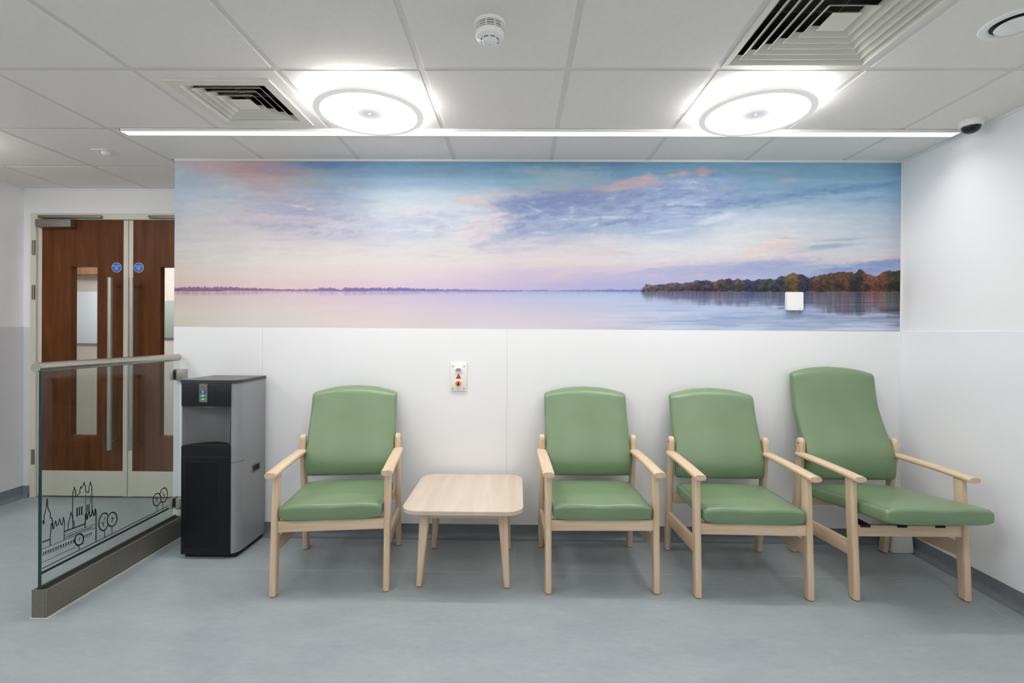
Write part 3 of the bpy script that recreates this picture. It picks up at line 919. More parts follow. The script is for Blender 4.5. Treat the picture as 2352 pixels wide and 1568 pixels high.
t = thing('air_valve', 'round white air valve in the ceiling at the top right edge of the picture', 'air valve', (1.703, -1.361, ZC))
MB().lathe([(0.062, 0.012), (0.070, -0.002), (0.078, -0.008), (0.084, -0.009), (0.096, -0.006), (0.100, 0.0), (0.062, 0.0125)], n=56).build('ring', M['white_plastic'], t, True, 40)
MB().lathe([(0.0, 0.0), (0.074, 0.0), (0.074, -0.0015), (0.0, -0.0015)], n=48).build('throat', M['dark'], t)
MB().lathe([(0.0, -0.004), (0.052, -0.004), (0.058, -0.010), (0.054, -0.014), (0.03, -0.018), (0.0, -0.019)], n=48).build('disc', M['white_plastic'], t, True, 40)

# ================================================================== lake mural (flat print, one colour per point)
MUR_X0, MUR_X1, MUR_Z0, MUR_Z1 = XE, XR - 0.004, ZM + 0.0005, 2.3425
# colour of the print on a coarse grid; positions in print units (left 401 .. right 2070, top 371 .. bottom about 755)
GXS = [401, 500, 600, 700, 800, 900, 1000, 1100, 1200, 1300, 1400, 1500, 1600, 1700, 1800, 1900, 2000, 2070]
SKY = {
    372: [(158, 164, 170), (158, 144, 148), (150, 128, 134), (104, 122, 146), (96, 126, 156), (102, 141, 166), (106, 141, 166), (101, 139, 165), (90, 127, 152), (88, 126, 152), (91, 126, 156), (96, 131, 160), (105, 145, 165), (105, 141, 166), (100, 142, 168), (100, 140, 165), (97, 134, 158), (90, 124, 147)],
    395: [(156, 168, 178), (163, 153, 157), (161, 141, 146), (140, 144, 158), (116, 141, 165), (118, 152, 176), (118, 148, 171), (118, 153, 177), (112, 151, 175), (114, 147, 168), (103, 141, 171), (112, 152, 176), (115, 150, 175), (115, 150, 172), (115, 148, 170), (112, 148, 172), (106, 142, 166), (96, 131, 154)],
    420: [(152, 170, 184), (165, 170, 178), (173, 165, 168), (152, 158, 170), (142, 167, 187), (155, 183, 207), (156, 185, 208), (148, 180, 203), (138, 172, 192), (146, 169, 184), (136, 163, 184), (140, 160, 184), (138, 162, 188), (130, 165, 190), (130, 165, 190), (131, 166, 189), (122, 157, 182), (112, 147, 171)],
    450: [(166, 181, 195), (174, 182, 190), (185, 180, 184), (174, 176, 190), (172, 192, 212), (202, 217, 228), (208, 222, 232), (192, 211, 226), (178, 186, 205), (150, 160, 193), (140, 151, 187), (150, 165, 200), (154, 170, 205), (146, 172, 202), (148, 178, 205), (153, 183, 206), (140, 170, 198), (125, 158, 186)],
    480: [(180, 188, 197), (187, 191, 197), (190, 188, 194), (183, 181, 198), (188, 199, 217), (212, 224, 233), (217, 227, 236), (214, 220, 230), (192, 194, 213), (146, 157, 192), (147, 161, 196), (160, 176, 210), (166, 186, 216), (172, 194, 216), (180, 200, 218), (172, 192, 210), (163, 185, 203), (148, 172, 192)],
    510: [(188, 191, 195), (195, 195, 198), (199, 193, 198), (193, 191, 207), (206, 209, 221), (212, 219, 231), (216, 220, 231), (221, 226, 236), (209, 207, 219), (172, 186, 215), (172, 187, 216), (167, 186, 216), (184, 199, 222), (206, 216, 226), (203, 214, 224), (193, 205, 215), (183, 196, 208), (168, 182, 197)],
    540: [(196, 196, 196), (201, 199, 199), (206, 201, 204), (205, 201, 210), (212, 211, 221), (215, 216, 229), (222, 225, 235), (230, 228, 231), (214, 209, 222), (186, 194, 217), (214, 215, 225), (196, 208, 223), (200, 209, 222), (219, 223, 229), (212, 217, 224), (201, 208, 217), (193, 201, 211), (180, 188, 199)],
    570: [(203, 201, 197), (209, 206, 203), (216, 211, 209), (222, 216, 215), (229, 223, 223), (231, 226, 228), (233, 229, 229), (232, 226, 224), (222, 216, 223), (222, 219, 223), (222, 221, 226), (222, 223, 227), (225, 226, 230), (225, 226, 229), (219, 216, 218), (207, 210, 217), (198, 205, 214), (188, 194, 204)],
    600: [(209, 203, 195), (215, 209, 203), (223, 217, 212), (229, 223, 218), (235, 229, 224), (237, 230, 227), (237, 229, 227), (235, 227, 226), (229, 221, 222), (233, 222, 218), (229, 220, 222), (225, 221, 226), (222, 219, 226), (218, 214, 219), (216, 207, 208), (211, 208, 212), (210, 203, 208), (204, 192, 196)],
    630: [(211, 198, 188), (217, 205, 198), (225, 213, 209), (231, 217, 214), (235, 219, 219), (236, 221, 223), (234, 219, 225), (228, 213, 225), (218, 206, 223), (214, 200, 221), (204, 195, 221), (194, 192, 220), (184, 188, 218), (174, 182, 215), (166, 178, 212), (166, 179, 212), (160, 175, 210), (152, 169, 206)],
    655: [(213, 190, 181), (219, 198, 191), (227, 205, 204), (231, 207, 210), (233, 209, 216), (232, 211, 221), (228, 208, 226), (220, 203, 226), (208, 196, 224), (196, 190, 222), (186, 186, 222), (180, 184, 222), (182, 184, 220), (186, 183, 216), (178, 179, 212), (168, 177, 210), (162, 172, 206), (156, 166, 200)],
    669: [(213, 186, 178), (219, 195, 190), (227, 203, 205), (231, 205, 211), (232, 207, 218), (230, 209, 222), (224, 205, 227), (214, 200, 227), (203, 195, 226), (192, 190, 224), (184, 187, 225), (180, 184, 222), (180, 183, 220), (182, 181, 216), (176, 178, 212), (168, 177, 210), (162, 172, 206), (156, 166, 200)],
}
WATER = {
    670: [(207, 183, 180), (216, 193, 192), (225, 199, 204), (228, 203, 212), (222, 201, 219), (219, 203, 222), (212, 200, 227), (202, 196, 229), (195, 196, 231), (187, 196, 231), (184, 199, 233), (180, 193, 228), (176, 190, 224), (172, 186, 220), (168, 182, 214), (160, 172, 204), (150, 160, 190), (142, 150, 176)],
    690: [(207, 187, 180), (213, 197, 193), (223, 205, 206), (227, 208, 213), (227, 210, 217), (223, 209, 223), (217, 206, 229), (212, 204, 231), (206, 206, 233), (199, 206, 233), (195, 206, 233), (188, 200, 230), (180, 194, 226), (174, 188, 221), (168, 182, 215), (162, 175, 207), (150, 162, 192), (140, 150, 176)],
    715: [(207, 197, 185), (213, 203, 197), (221, 211, 206), (227, 215, 213), (229, 215, 215), (229, 215, 219), (227, 213, 223), (222, 212, 227), (218, 211, 227), (213, 209, 229), (206, 209, 231), (197, 207, 231), (184, 199, 227), (176, 191, 222), (170, 185, 216), (166, 179, 208), (152, 163, 190), (138, 145, 168)],
    738: [(208, 199, 185), (214, 205, 197), (221, 212, 207), (227, 216, 213), (230, 217, 215), (231, 218, 218), (230, 217, 222), (226, 217, 227), (225, 215, 226), (221, 213, 227), (216, 213, 229), (203, 208, 230), (186, 200, 228), (176, 191, 222), (172, 186, 216), (170, 181, 208), (156, 166, 190), (142, 148, 168)],
    762: [(209, 200, 185), (215, 206, 197), (221, 213, 207), (227, 217, 213), (231, 219, 215), (233, 221, 217), (233, 221, 221), (229, 221, 226), (231, 219, 225), (229, 217, 225), (226, 217, 227), (212, 212, 229), (200, 208, 230), (192, 202, 226), (188, 198, 222), (190, 196, 216), (180, 186, 207), (168, 171, 192)],
}
# soft cloud shapes: centre x, y, half width, half height, slope (degrees), colour, strength
CLOUDS = [
    (690, 478, 110, 16, 6, (172, 172, 196), .55), (620, 506, 110, 12, 3, (190, 184, 200), .5), (760, 455, 70, 10, 6, (162, 174, 200), .5),
    (470, 380, 90, 14, 4, (170, 150, 152), .45), (600, 395, 70, 30, 8, (160, 136, 142), .55), (610, 425, 50, 18, 12, (178, 158, 164), .6),
    (440, 415, 45, 12, 6, (150, 170, 184), .5), (545, 440, 35, 8, 0, (168, 182, 196), .6), (515, 465, 40, 8, 0, (176, 184, 198), .5),
    (660, 392, 60, 12, 3, (136, 132, 150), .6), (690, 395, 25, 8, -6, (150, 136, 148), .6), (740, 380, 45, 10, 0, (92, 114, 146), .7),
    (640, 458, 70, 9, 6, (176, 173, 188), .65), (742, 447, 60, 8, 6, (158, 170, 195), .75), (590, 484, 45, 5, 3, (180, 178, 196), .8),
    (560, 482, 25, 4, 3, (196, 182, 190), .6), (700, 489, 75, 8, 6, (168, 172, 199), .85), (775, 500, 45, 6, 4, (182, 187, 210), .6),
    (682, 473, 22, 3, 6, (214, 203, 205), .8), (716, 481, 9, 3, 8, (226, 213, 207), .8), (690, 499, 60, 3, 3, (208, 190, 200), .6),
    (600, 514, 40, 5, 0, (186, 184, 200), .7), (640, 524, 55, 8, 3, (186, 184, 203), .7), (535, 514, 35, 4, 0, (198, 186, 190), .6),
    (640, 552, 26, 2.5, 0, (200, 188, 192), .6), (770, 541, 75, 9, 2, (202, 200, 219), .8), (680, 535, 40, 4, 0, (205, 200, 208), .5),
    (816, 434, 12, 6, 0, (190, 182, 196), .6), (845, 462, 40, 5, 4, (170, 188, 205), .6),
    (900, 512, 90, 13, -2, (205, 211, 227), .8), (980, 509, 55, 9, 4, (203, 211, 227), .8), (950, 487, 60, 9, 6, (226, 223, 227), .8),
    (890, 500, 40, 4, -10, (226, 222, 228), .6), (1025, 493, 28, 8, 6, (197, 204, 222), .8), (960, 538, 90, 9, 2, (208, 214, 230), .7),
    (930, 528, 32, 2.2, -6, (228, 234, 241), .8), (1040, 516, 14, 5, 20, (226, 233, 241), .8), (1000, 530, 40, 3, 3, (226, 233, 241), .8),
    (860, 563, 55, 4, 3, (212, 210, 224), .7), (1015, 578, 60, 5, 0, (225, 222, 228), .6), (1010, 588, 28, 3, 0, (216, 214, 225), .6),
    (1115, 463, 62, 13, 8, (216, 206, 210), .9), (1150, 446, 34, 9, 4, (203, 191, 203), .8), (1080, 457, 25, 6, -4, (222, 212, 214), .7),
    (1205, 448, 18, 6, -6, (197, 182, 197), .8), (1090, 486, 55, 5, 3, (198, 203, 220), .7), (1170, 477, 45, 10, 8, (180, 180, 206), .7),
    (1120, 520, 50, 22, -8, (229, 214, 218), .9), (1150, 500, 26, 15, -4, (226, 210, 218), .8), (1085, 535, 40, 8, -12, (234, 225, 224), .7),
    (1130, 553, 55, 7, 3, (216, 207, 223), .7), (1150, 560, 80, 6, -3, (205, 204, 222), .7), (1170, 575, 70, 7, -2, (206, 207, 222), .7),
    (1230, 553, 60, 7, -8, (214, 210, 224), .7), (1190, 545, 60, 9, -6, (176, 184, 212), .6),
    (1190, 470, 50, 16, 8, (142, 155, 193), .8), (1265, 463, 75, 20, -2, (131, 148, 188), .9), (1345, 460, 100, 22, -4, (133, 150, 189), .9),
    (1440, 455, 110, 24, -9, (147, 163, 199), .9), (1550, 437, 110, 28, -10, (148, 168, 203), .85), (1650, 428, 60, 24, -6, (144, 166, 200), .7),
    (1330, 492, 110, 16, 2, (152, 170, 206), .8), (1480, 497, 150, 28, -7, (166, 184, 216), .85), (1235, 508, 75, 20, -6, (156, 172, 208), .8),
    (1600, 470, 90, 26, -10, (160, 180, 212), .8), (1330, 520, 120, 15, -2, (164, 181, 213), .85), (1530, 518, 130, 18, -6, (170, 188, 217), .9), (1220, 530, 80, 14, -5, (168, 181, 212), .7), (1270, 533, 35, 9, -6, (170, 184, 212), .7), (1250, 556, 35, 4, -3, (192, 196, 218), .7),
    (1500, 533, 90, 9, 3, (176, 193, 216), .85), (1560, 540, 50, 6, -5, (186, 200, 218), .8),
    (1268, 435, 90, 4, -4, (170, 166, 184), .6), (1300, 434, 13, 4, 0, (190, 166, 176), 0.77), (1392, 431, 30, 7, -4, (186, 166, 176), .85),
    (1432, 424, 30, 11, -14, (190, 168, 174), 0.81), (1460, 418, 26, 11, -14, (194, 169, 174), 0.81), (1490, 411, 26, 13, -8, (194, 167, 172), 0.81),
    (1512, 418, 24, 9, 6, (188, 168, 178), 0.77), (1440, 432, 60, 5, -10, (188, 168, 180), .7), (1548, 401, 12, 5.5, 0, (184, 160, 166), 0.81),
    (1570, 398, 13, 6.5, -10, (180, 158, 165), 0.81), (1616, 392, 22, 11, -16, (172, 150, 156), 0.81), (1645, 398, 18, 8, 0, (110, 134, 160), .7),
    (1620, 430, 9, 6, 30, (214, 192, 202), 0.77), (1595, 430, 30, 5, 0, (186, 204, 222), .8), (1512, 432, 16, 4, 0, (186, 192, 210), .8),
    (1240, 482, 26, 3, 24, (196, 210, 226), .8), (1285, 487, 35, 3, -12, (180, 180, 205), .6), (1385, 498, 28, 4, -3, (203, 217, 228), .9),
    (1345, 503, 35, 3, -3, (190, 205, 224), .8), (1425, 500, 32, 4.5, 3, (203, 217, 228), .9), (1375, 516, 12, 3, -10, (206, 218, 230), .9),
    (1303, 503, 10, 2, -4, (203, 215, 228), .8), (1545, 467, 22, 4, -4, (200, 206, 222), .9), (1520, 478, 60, 5, -12, (176, 192, 218), .8),
    (1611, 470, 14, 4, -4, (200, 208, 224), .85), (1590, 494, 28, 2.6, 4, (203, 216, 230), .85), (1560, 489, 20, 3, 3, (196, 210, 228), .7),
    (1355, 480, 12, 3, 0, (186, 200, 218), .7), (1440, 484, 20, 4, 4, (172, 188, 214), .6), (1252, 534, 18, 4, 4, (206, 218, 228), .9),
    (1240, 520, 30, 3, -4, (186, 198, 218), .7), (1530, 531, 50, 3.5, -6, (206, 219, 230), .85), (1487, 543, 16, 2.5, 0, (205, 219, 230), .85),
    (1650, 500, 50, 8, -16, (210, 220, 228), .8), (1400, 505, 70, 3, 0, (176, 190, 216), .5),
    (1310, 398, 90, 18, 0, (150, 170, 182), .5), (1230, 392, 60, 10, 4, (140, 160, 172), .6), (1350, 405, 60, 8, 3, (146, 162, 178), .6),
    (1700, 452, 60, 10, -4, (146, 170, 202), .7), (1690, 466, 80, 9, -8, (136, 160, 196), .85), (1810, 447, 100, 9, -10, (124, 158, 192), .9),
    (1880, 434, 60, 6, -12, (116, 152, 186), .85), (1975, 430, 100, 8, -8, (108, 142, 178), .9), (2040, 420, 50, 5, -10, (98, 132, 166), .85),
    (1985, 454, 70, 4, -6, (126, 160, 184), .8), (1770, 472, 60, 4, -5, (150, 178, 206), .7), (1700, 482, 50, 4, -4, (170, 192, 214), .6),
    (1815, 413, 24, 6, -2, (170, 164, 176), .8), (1697, 417, 16, 3.5, -4, (168, 168, 180), .8), (1735, 430, 50, 5, 6, (126, 156, 184), .6),
    (1670, 430, 14, 6, 0, (172, 172, 190), .7), (1750, 388, 30, 3, 0, (150, 158, 168), .5), (1790, 392, 40, 10, 6, (130, 152, 172), .5),
    (1785, 556, 42, 15, -16, (231, 216, 212), .85), (1760, 575, 50, 14, -4, (230, 216, 212), .7), (1800, 570, 45, 12, 3, (220, 206, 210), .6),
    (1812, 546, 26, 2.5, 4, (176, 184, 200), .7), (1905, 564, 62, 5.5, -5, (160, 175, 196), .9), (1935, 549, 62, 3.5, -3, (166, 179, 197), .85),
    (1860, 575, 55, 4, -5, (184, 190, 206), .7), (1890, 588, 90, 7, -6, (212, 206, 210), .6),
    (1430, 579, 55, 5, 4, (206, 206, 217), .8), (1395, 582, 40, 9, 0, (226, 214, 216), .6), (1550, 578, 60, 2, 0, (212, 214, 222), .5),
    (1700, 613, 240, 16, -2, (166, 175, 212), .7), (1820, 612, 130, 11, -2, (156, 170, 208), .8), (1990, 616, 120, 17, -7, (138, 156, 198), .9),
    (2040, 603, 60, 10, -8, (136, 154, 196), .85), (1760, 604, 60, 6, -4, (168, 176, 212), .7),
    (1560, 622, 130, 8, -5, (190, 188, 220), .6), (1500, 612, 90, 5, -8, (226, 211, 218), .85), (1400, 618, 90, 6, -6, (222, 206, 221), .7),
    (1620, 603, 120, 3.5, -4, (220, 207, 216), .8), (1930, 599, 110, 4, -6, (214, 200, 208), .85), (2060, 589, 32, 4, -4, (212, 188, 192), .8),
    (1507, 632, 18, 3.5, 0, (214, 196, 216), .8), (1610, 630, 18, 3.5, -6, (208, 188, 214), .8), (1440, 623, 45, 6, -8, (218, 204, 222), .7),
    (1295, 628, 30, 7, -10, (228, 206, 216), .7), (1270, 640, 40, 6, -6, (222, 202, 220), .6), (1210, 635, 80, 12, 0, (214, 200, 224), .5),
    (1700, 638, 90, 6, 0, (190, 182, 216), .6), (1260, 598, 50, 12, -6, (235, 221, 216), .6),
]
ISLAND_TOP = [(1478, 669), (1484, 659), (1492, 653), (1509, 655), (1535, 653), (1561, 648.5), (1578, 651), (1596, 647), (1611, 644), (1633, 644), (1645, 648), (1658, 640), (1668, 644), (1680, 640), (1692, 644), (1700, 639), (1711, 644), (1722, 640.5), (1733, 645), (1744, 643), (1760, 641), (1772, 638), (1784, 642), (1796, 633), (1806, 635), (1813, 631), (1827, 625), (1836, 630), (1841, 628), (1852, 632), (1858, 637), (1866, 638), (1880, 634), (1893, 628), (1900, 631), (1907, 625), (1915, 629), (1925, 625), (1937, 623), (1950, 626), (1960, 624), (1963, 630), (1970, 622), (1976, 617.5), (1984, 622), (1990, 627), (1998, 629), (2007, 634), (2015, 632), (2023, 629), (2029, 624), (2045, 620), (2056, 623), (2070, 618)]
ISLAND_TONE = [(1478, (128, 116, 124)), (1560, (112, 100, 110)), (1600, (100, 90, 100)), (1625, (84, 82, 100)), (1645, (118, 98, 92)), (1665, (98, 86, 92)), (1690, (78, 80, 96)), (1702, (112, 100, 84)), (1715, (68, 76, 104)), (1740, (66, 74, 102)), (1755, (84, 92, 90)), (1775, (80, 90, 92)), (1800, (76, 80, 98)), (1817, (128, 108, 72)), (1830, (140, 114, 70)), (1838, (110, 98, 76)), (1845, (64, 68, 92)), (1860, (62, 66, 92)), (1875, (118, 90, 72)), (1900, (98, 86, 74)), (1925, (112, 88, 68)), (1950, (108, 82, 68)), (1965, (78, 74, 64)), (1976, (62, 66, 62)), (1985, (118, 84, 70)), (2000, (136, 88, 70)), (2015, (126, 84, 68)), (2028, (138, 94, 72)), (2040, (84, 80, 58)), (2055, (74, 74, 60)), (2070, (66, 66, 58))]
SHORE_H = [(401, 9), (440, 10.5), (520, 10.5), (580, 9), (620, 5.5), (680, 5), (735, 6), (740, 9), (775, 8.5), (790, 3), (796, 9.5), (870, 8.5), (930, 9.5), (980, 6.5), (1040, 6), (1100, 4.5), (1200, 3.2), (1265, 4.5), (1270, 2.5), (1360, 4.5), (1366, 3.5), (1400, 5), (1478, 5.5)]
SHORE_TONE = [(401, (122, 92, 124)), (560, (134, 106, 142)), (700, (150, 124, 160)), (830, (128, 118, 168)), (930, (126, 118, 178)), (1050, (136, 130, 184)), (1250, (138, 146, 200)), (1478, (118, 128, 184))]


def vnoise(x, y, seed):
    xi, yi = np.floor(x).astype(np.int64), np.floor(y).astype(np.int64)
    fx, fy = x - xi, y - yi
    fx, fy = fx * fx * (3 - 2 * fx), fy * fy * (3 - 2 * fy)
    def h(a, b):
        n = (a * 374761393 + b * 668265263 + seed * 974711) & 0x7fffffff
        n = ((n ^ (n >> 13)) * 1274126177) & 0x7fffffff
        return ((n ^ (n >> 16)) & 0xffff) / 65535.0
    return (h(xi, yi) * (1 - fx) + h(xi + 1, yi) * fx) * (1 - fy) + (h(xi, yi + 1) * (1 - fx) + h(xi + 1, yi + 1) * fx) * fy


def fbm(x, y, seed, octv=4):
    s, a, t = 0.0, 0.5, 0.0
    for i in range(octv):
        s = s + a * vnoise(x * 2 ** i, y * 2 ** i, seed + i)
        t += a
        a *= 0.5
    return s / t - 0.5


def grid_colour(table, px, py):
    ys = sorted(table)
    arr = np.array([[table[y][k] for k in range(len(GXS))] for y in ys], float)
    gx = np.clip(np.interp(px, GXS, np.arange(len(GXS))), 0, len(GXS) - 1.001)
    gy = np.clip(np.interp(py, ys, np.arange(len(ys))), 0, len(ys) - 1.001)
    ix, iy = gx.astype(int), gy.astype(int)
    fx, fy = gx - ix, gy - iy
    fx, fy = (fx * fx * (3 - 2 * fx))[..., None], (fy * fy * (3 - 2 * fy))[..., None]
    return (arr[iy, ix] * (1 - fx) + arr[iy, ix + 1] * fx) * (1 - fy) + (arr[iy + 1, ix] * (1 - fx) + arr[iy + 1, ix + 1] * fx) * fy


def tone(table, px):
    xs = [a for a, _ in table]
    return np.stack([np.interp(px, xs, [c[k] for _, c in table]) for k in range(3)], -1)


def mural_colours(px, py):
    """Colour (0-255) of the lake print at the given print positions."""
    HZ = 668.6 + 1.2 * (px - 401) / 1668
    n1x, n1y = fbm(px / 60, py / 16, 11), fbm(px / 70, py / 18, 21)
    n2x, n2y = fbm(px / 14, py / 6, 15), fbm(px / 12, py / 5, 25)
    puff = fbm(px / 17, py / 9, 31, 4)
    wisp = fbm(px / 34, py / 4.5, 35, 4)
    col = grid_colour(SKY, px + 16 * n1x, py + 7 * n1y)
    for cx, cy, rx, ry, ang, c, k in CLOUDS:
        q = min(1.0, max(0.18, (ry - 1.5) / 12))
        a = math.radians(ang)
        dx = px + q * (24 * n1x + 8 * n2x) - cx
        dy = py + q * (9 * n1y + 3 * n2y) - cy
        u = (dx * math.cos(a) + dy * math.sin(a)) / (rx * 1.15)
        v = (-dx * math.sin(a) + dy * math.cos(a)) / (ry * 1.15)
        d = np.sqrt(u * u + v * v) + (0.75 * puff if ry > 5 else 0.5 * wisp)
        w = np.clip((1.28 - d) / (0.95 if ry > 5 else 1.15), 0, 1)
        w = w * w * (3 - 2 * w) * k * np.clip(1.0 + 1.3 * wisp, 0.3, 1.15)
        w = np.clip(w, 0, 1)[..., None]
        col = col * (1 - w) + np.array(c, float) * w
    # broken texture inside the cloud banks: pale rifts and dull bellies drawn out along the wind
    def bank_mask(blobs):
        mk = px * 0
        for cx, cy, rx, ry, ang in blobs:
            a = math.radians(ang)
            dx, dy = px + 20 * n1x + 8 * n2x - cx, py + 9 * n1y + 3 * n2y - cy
            u = (dx * math.cos(a) + dy * math.sin(a)) / rx
            v = (-dx * math.sin(a) + dy * math.cos(a)) / ry
            mk = np.maximum(mk, np.clip((1.15 - np.sqrt(u * u + v * v) - 0.5 * puff) / 0.5, 0, 1))
        return mk
    rift = fbm((px + 14 * n2x) / 30, (py + 0.10 * (px - 1400) + 4 * n2y) / 6.5, 131, 5)
    rift2 = fbm(px / 11, (py + 0.08 * px) / 4.2, 135, 3)
    for blobs, pale, dull, k in (
            ([(1300, 480, 150, 48, -3), (1470, 470, 170, 55, -9), (1600, 445, 110, 50, -8), (1215, 500, 75, 42, -4)], (203, 214, 228), (126, 144, 186), 1.0),
            ([(950, 515, 160, 34, 0), (1120, 500, 80, 50, -4)], (232, 234, 240), (188, 197, 218), 0.75),
            ([(660, 490, 170, 50, 5), (760, 520, 90, 40, 3), (560, 440, 120, 40, 5)], (214, 208, 212), (160, 166, 192), 0.7),
            ([(1800, 450, 200, 22, -9), (1990, 440, 100, 24, -7)], (164, 190, 212), (108, 144, 182), 0.6),
            ([(1180, 565, 150, 16, -2), (1270, 550, 70, 18, -4)], (230, 226, 230), (194, 196, 216), 0.7)):
        mk = bank_mask(blobs) * k
        hi = (np.clip((rift + 0.45 * rift2) * 3.6 - 0.50, 0, 1) * 0.55 * mk)[..., None]
        lo = (np.clip(-(rift + 0.3 * rift2) * 3.6 + 0.05, 0, 1) * 0.7 * mk)[..., None]
        col = col * (1 - lo) + np.array(dull, float) * lo
        col = col * (1 - hi) + np.array(pale, float) * hi
    amp = np.clip((640 - py) / 60, 0.12, 1)
    col = col + ((fbm(px / 55, py / 5.5, 41, 5) * 13 + fbm(px / 16, py / 5, 45, 4) * 9) * amp)[..., None] * np.array((1.0, 0.95, 0.85))
    # water: mirror of the sky tones, fine horizontal ripples growing to the right and to the front
    wat = grid_colour(WATER, px + 20 * fbm(px / 80, py / 10, 51), py)
    run = py - HZ
    depth = np.clip(run / 85, 0, 1)
    right = np.clip((px - 1250) / 800, 0, 1)
    sc = 1.5 + 3.2 * depth
    rip = fbm(px / 85 + 0.4 * run / 20, run / sc, 61, 5)
    # reflection of the wooded point
    top = np.interp(px, [a for a, _ in ISLAND_TOP], [b for _, b in ISLAND_TOP])
    h = np.maximum(HZ - top, 0) * (px >= 1478)
    warp = run + 6 * fbm(px / 4, py / 40 + 3, 71) + rip * 16 * depth
    rfac = np.clip((h * 1.08 - warp) / 13 + 0.45, 0, 1) * (px >= 1479) * (run > 0)
    rfac = rfac * (1 - 0.35 * np.clip(run / np.maximum(h, 5), 0, 1)) * np.clip(1 - 2.6 * np.clip(rip - 0.04, 0, 1) * np.clip(depth * 3 - 0.4, 0, 1), 0.25, 1)
    near_right = np.clip((px - 1780) / 250, 0, 1)
    mixb = (0.55 - 0.25 * near_right)[..., None]
    rcol = tone(ISLAND_TONE, px + 5 * fbm(px / 8, py / 60, 75)) * (1 - mixb) + np.array((100, 104, 142)) * mixb
    rcol = rcol + (fbm(px / 3.2, py / 80, 77, 3) * 54)[..., None] - 14
    wat = wat * (1 - 0.95 * rfac[..., None]) + rcol * 0.95 * rfac[..., None]
    wat = wat + (rip * (4 + 120 * right ** 1.2 * np.clip(depth * 1.6, 0, 1)))[..., None] * np.array((1.0, 0.95, 0.8))
    dark = np.clip((px - 1830) / 230, 0, 1) * np.clip(1 - np.abs(depth - 0.66) / 0.42, 0, 1)
    rip2 = np.clip(fbm(px / 75, run / 2.9, 66, 3) * 6 - 0.25, 0, 1)
    dk = (dark * rip2 * 0.7)[..., None]
    wat = wat * (1 - dk) + np.array((58, 56, 72)) * dk
    blue = np.clip((px - 1350) / 250, 0, 1) * np.clip((depth - 0.35) * 3, 0, 1) * np.clip(fbm(px / 120, run / 3.4, 68, 3) * 6 - 0.3, 0, 1)
    wat = wat * (1 - 0.6 * blue[..., None]) + np.array((134, 156, 200)) * 0.6 * blue[..., None]
    # reflection of the far shore
    sh = np.interp(px, [a for a, _ in SHORE_H], [b for _, b in SHORE_H])
    scol = tone(SHORE_TONE, px)
    sf = np.clip((sh * 1.0 - run) / 6 + 0.3, 0, 1) * (px < 1480) * (run > 0) * np.clip(0.30 + 0.6 * fbm(px / 4, py / 60, 81), 0.05, 0.6)
    wat = wat * (1 - sf[..., None]) + scol * sf[..., None]
    col = np.where((run > 0)[..., None], wat, col)
    # far shore trees: small crowns with gaps
    crown = fbm(px / 3.4, px * 0 + 4.4, 97, 3)
    sj = sh * (0.88 + 0.75 * crown) + 2.6 * fbm(px / 9, px * 0 + 2.2, 91, 3) * np.clip(sh / 6, 0.35, 1)
    on = np.clip((sj - (HZ - py)) / 1.4 + 0.3, 0, 1) * (px < 1480) * (run <= 0)
    tex = fbm(px / 3, py / 2.5, 95)[..., None] * 30
    col = col * (1 - on[..., None]) + (scol + tex + np.clip((HZ - py) / 10, 0, 1)[..., None] * 12) * on[..., None]
    # wooded point
    dense = np.arange(1470.0, 2080.0)
    dt = np.interp(dense, [a for a, _ in ISLAND_TOP], [b for _, b in ISLAND_TOP])
    ker = np.exp(-(np.arange(-7, 8) / 3.0) ** 2)
    dt = np.convolve(np.pad(dt, 7, mode='edge'), ker / ker.sum(), 'valid')
    tj = np.interp(px, dense, dt) + 7.0 * fbm(px / 7.5, px * 0 + 7.7, 101, 4) - 0.8
    on = np.clip((py - tj) / 1.3 + 0.3, 0, 1) * (px > 1479) * (run <= 0)
    tc = tone(ISLAND_TONE, px + 11 * fbm(px / 9, py / 9, 105))
    up = np.clip((HZ - py) / np.maximum(h, 6), 0, 1)
    leaf = fbm(px / 4, py / 4, 111, 4)
    leaf2 = fbm(px / 11, py / 9, 115, 2)
    tcol = tc * (0.66 + 0.36 * up)[..., None] + (leaf * 66 + leaf2 * 44)[..., None] * np.array((1.0, 0.88, 0.76)) - 16
    reed = np.clip((1560 - px) / 70, 0, 1) * np.clip((leaf + 0.1) * 3, 0, 1)
    tcol = tcol * (1 - 0.4 * reed[..., None]) + np.array((186, 162, 152)) * 0.4 * reed[..., None]
    bank = np.clip((3.5 - (HZ - py)) / 3.5, 0, 1) * np.clip(fbm(px / 9, py * 0 + 1.1, 121) * 6 - 0.2, 0, 1)
    tcol = tcol * (1 - 0.6 * bank[..., None]) + np.array((190, 142, 124)) * 0.6 * bank[..., None]
    col = col * (1 - on[..., None]) + tcol * on[..., None]
    line = np.clip(1 - np.abs(py - HZ - 0.4) / 0.9, 0, 1) * (px > 1479) * 0.35
    col = col * (1 - line[..., None]) + np.array((150, 126, 130)) * line[..., None]
    return np.clip(col, 8, 250)


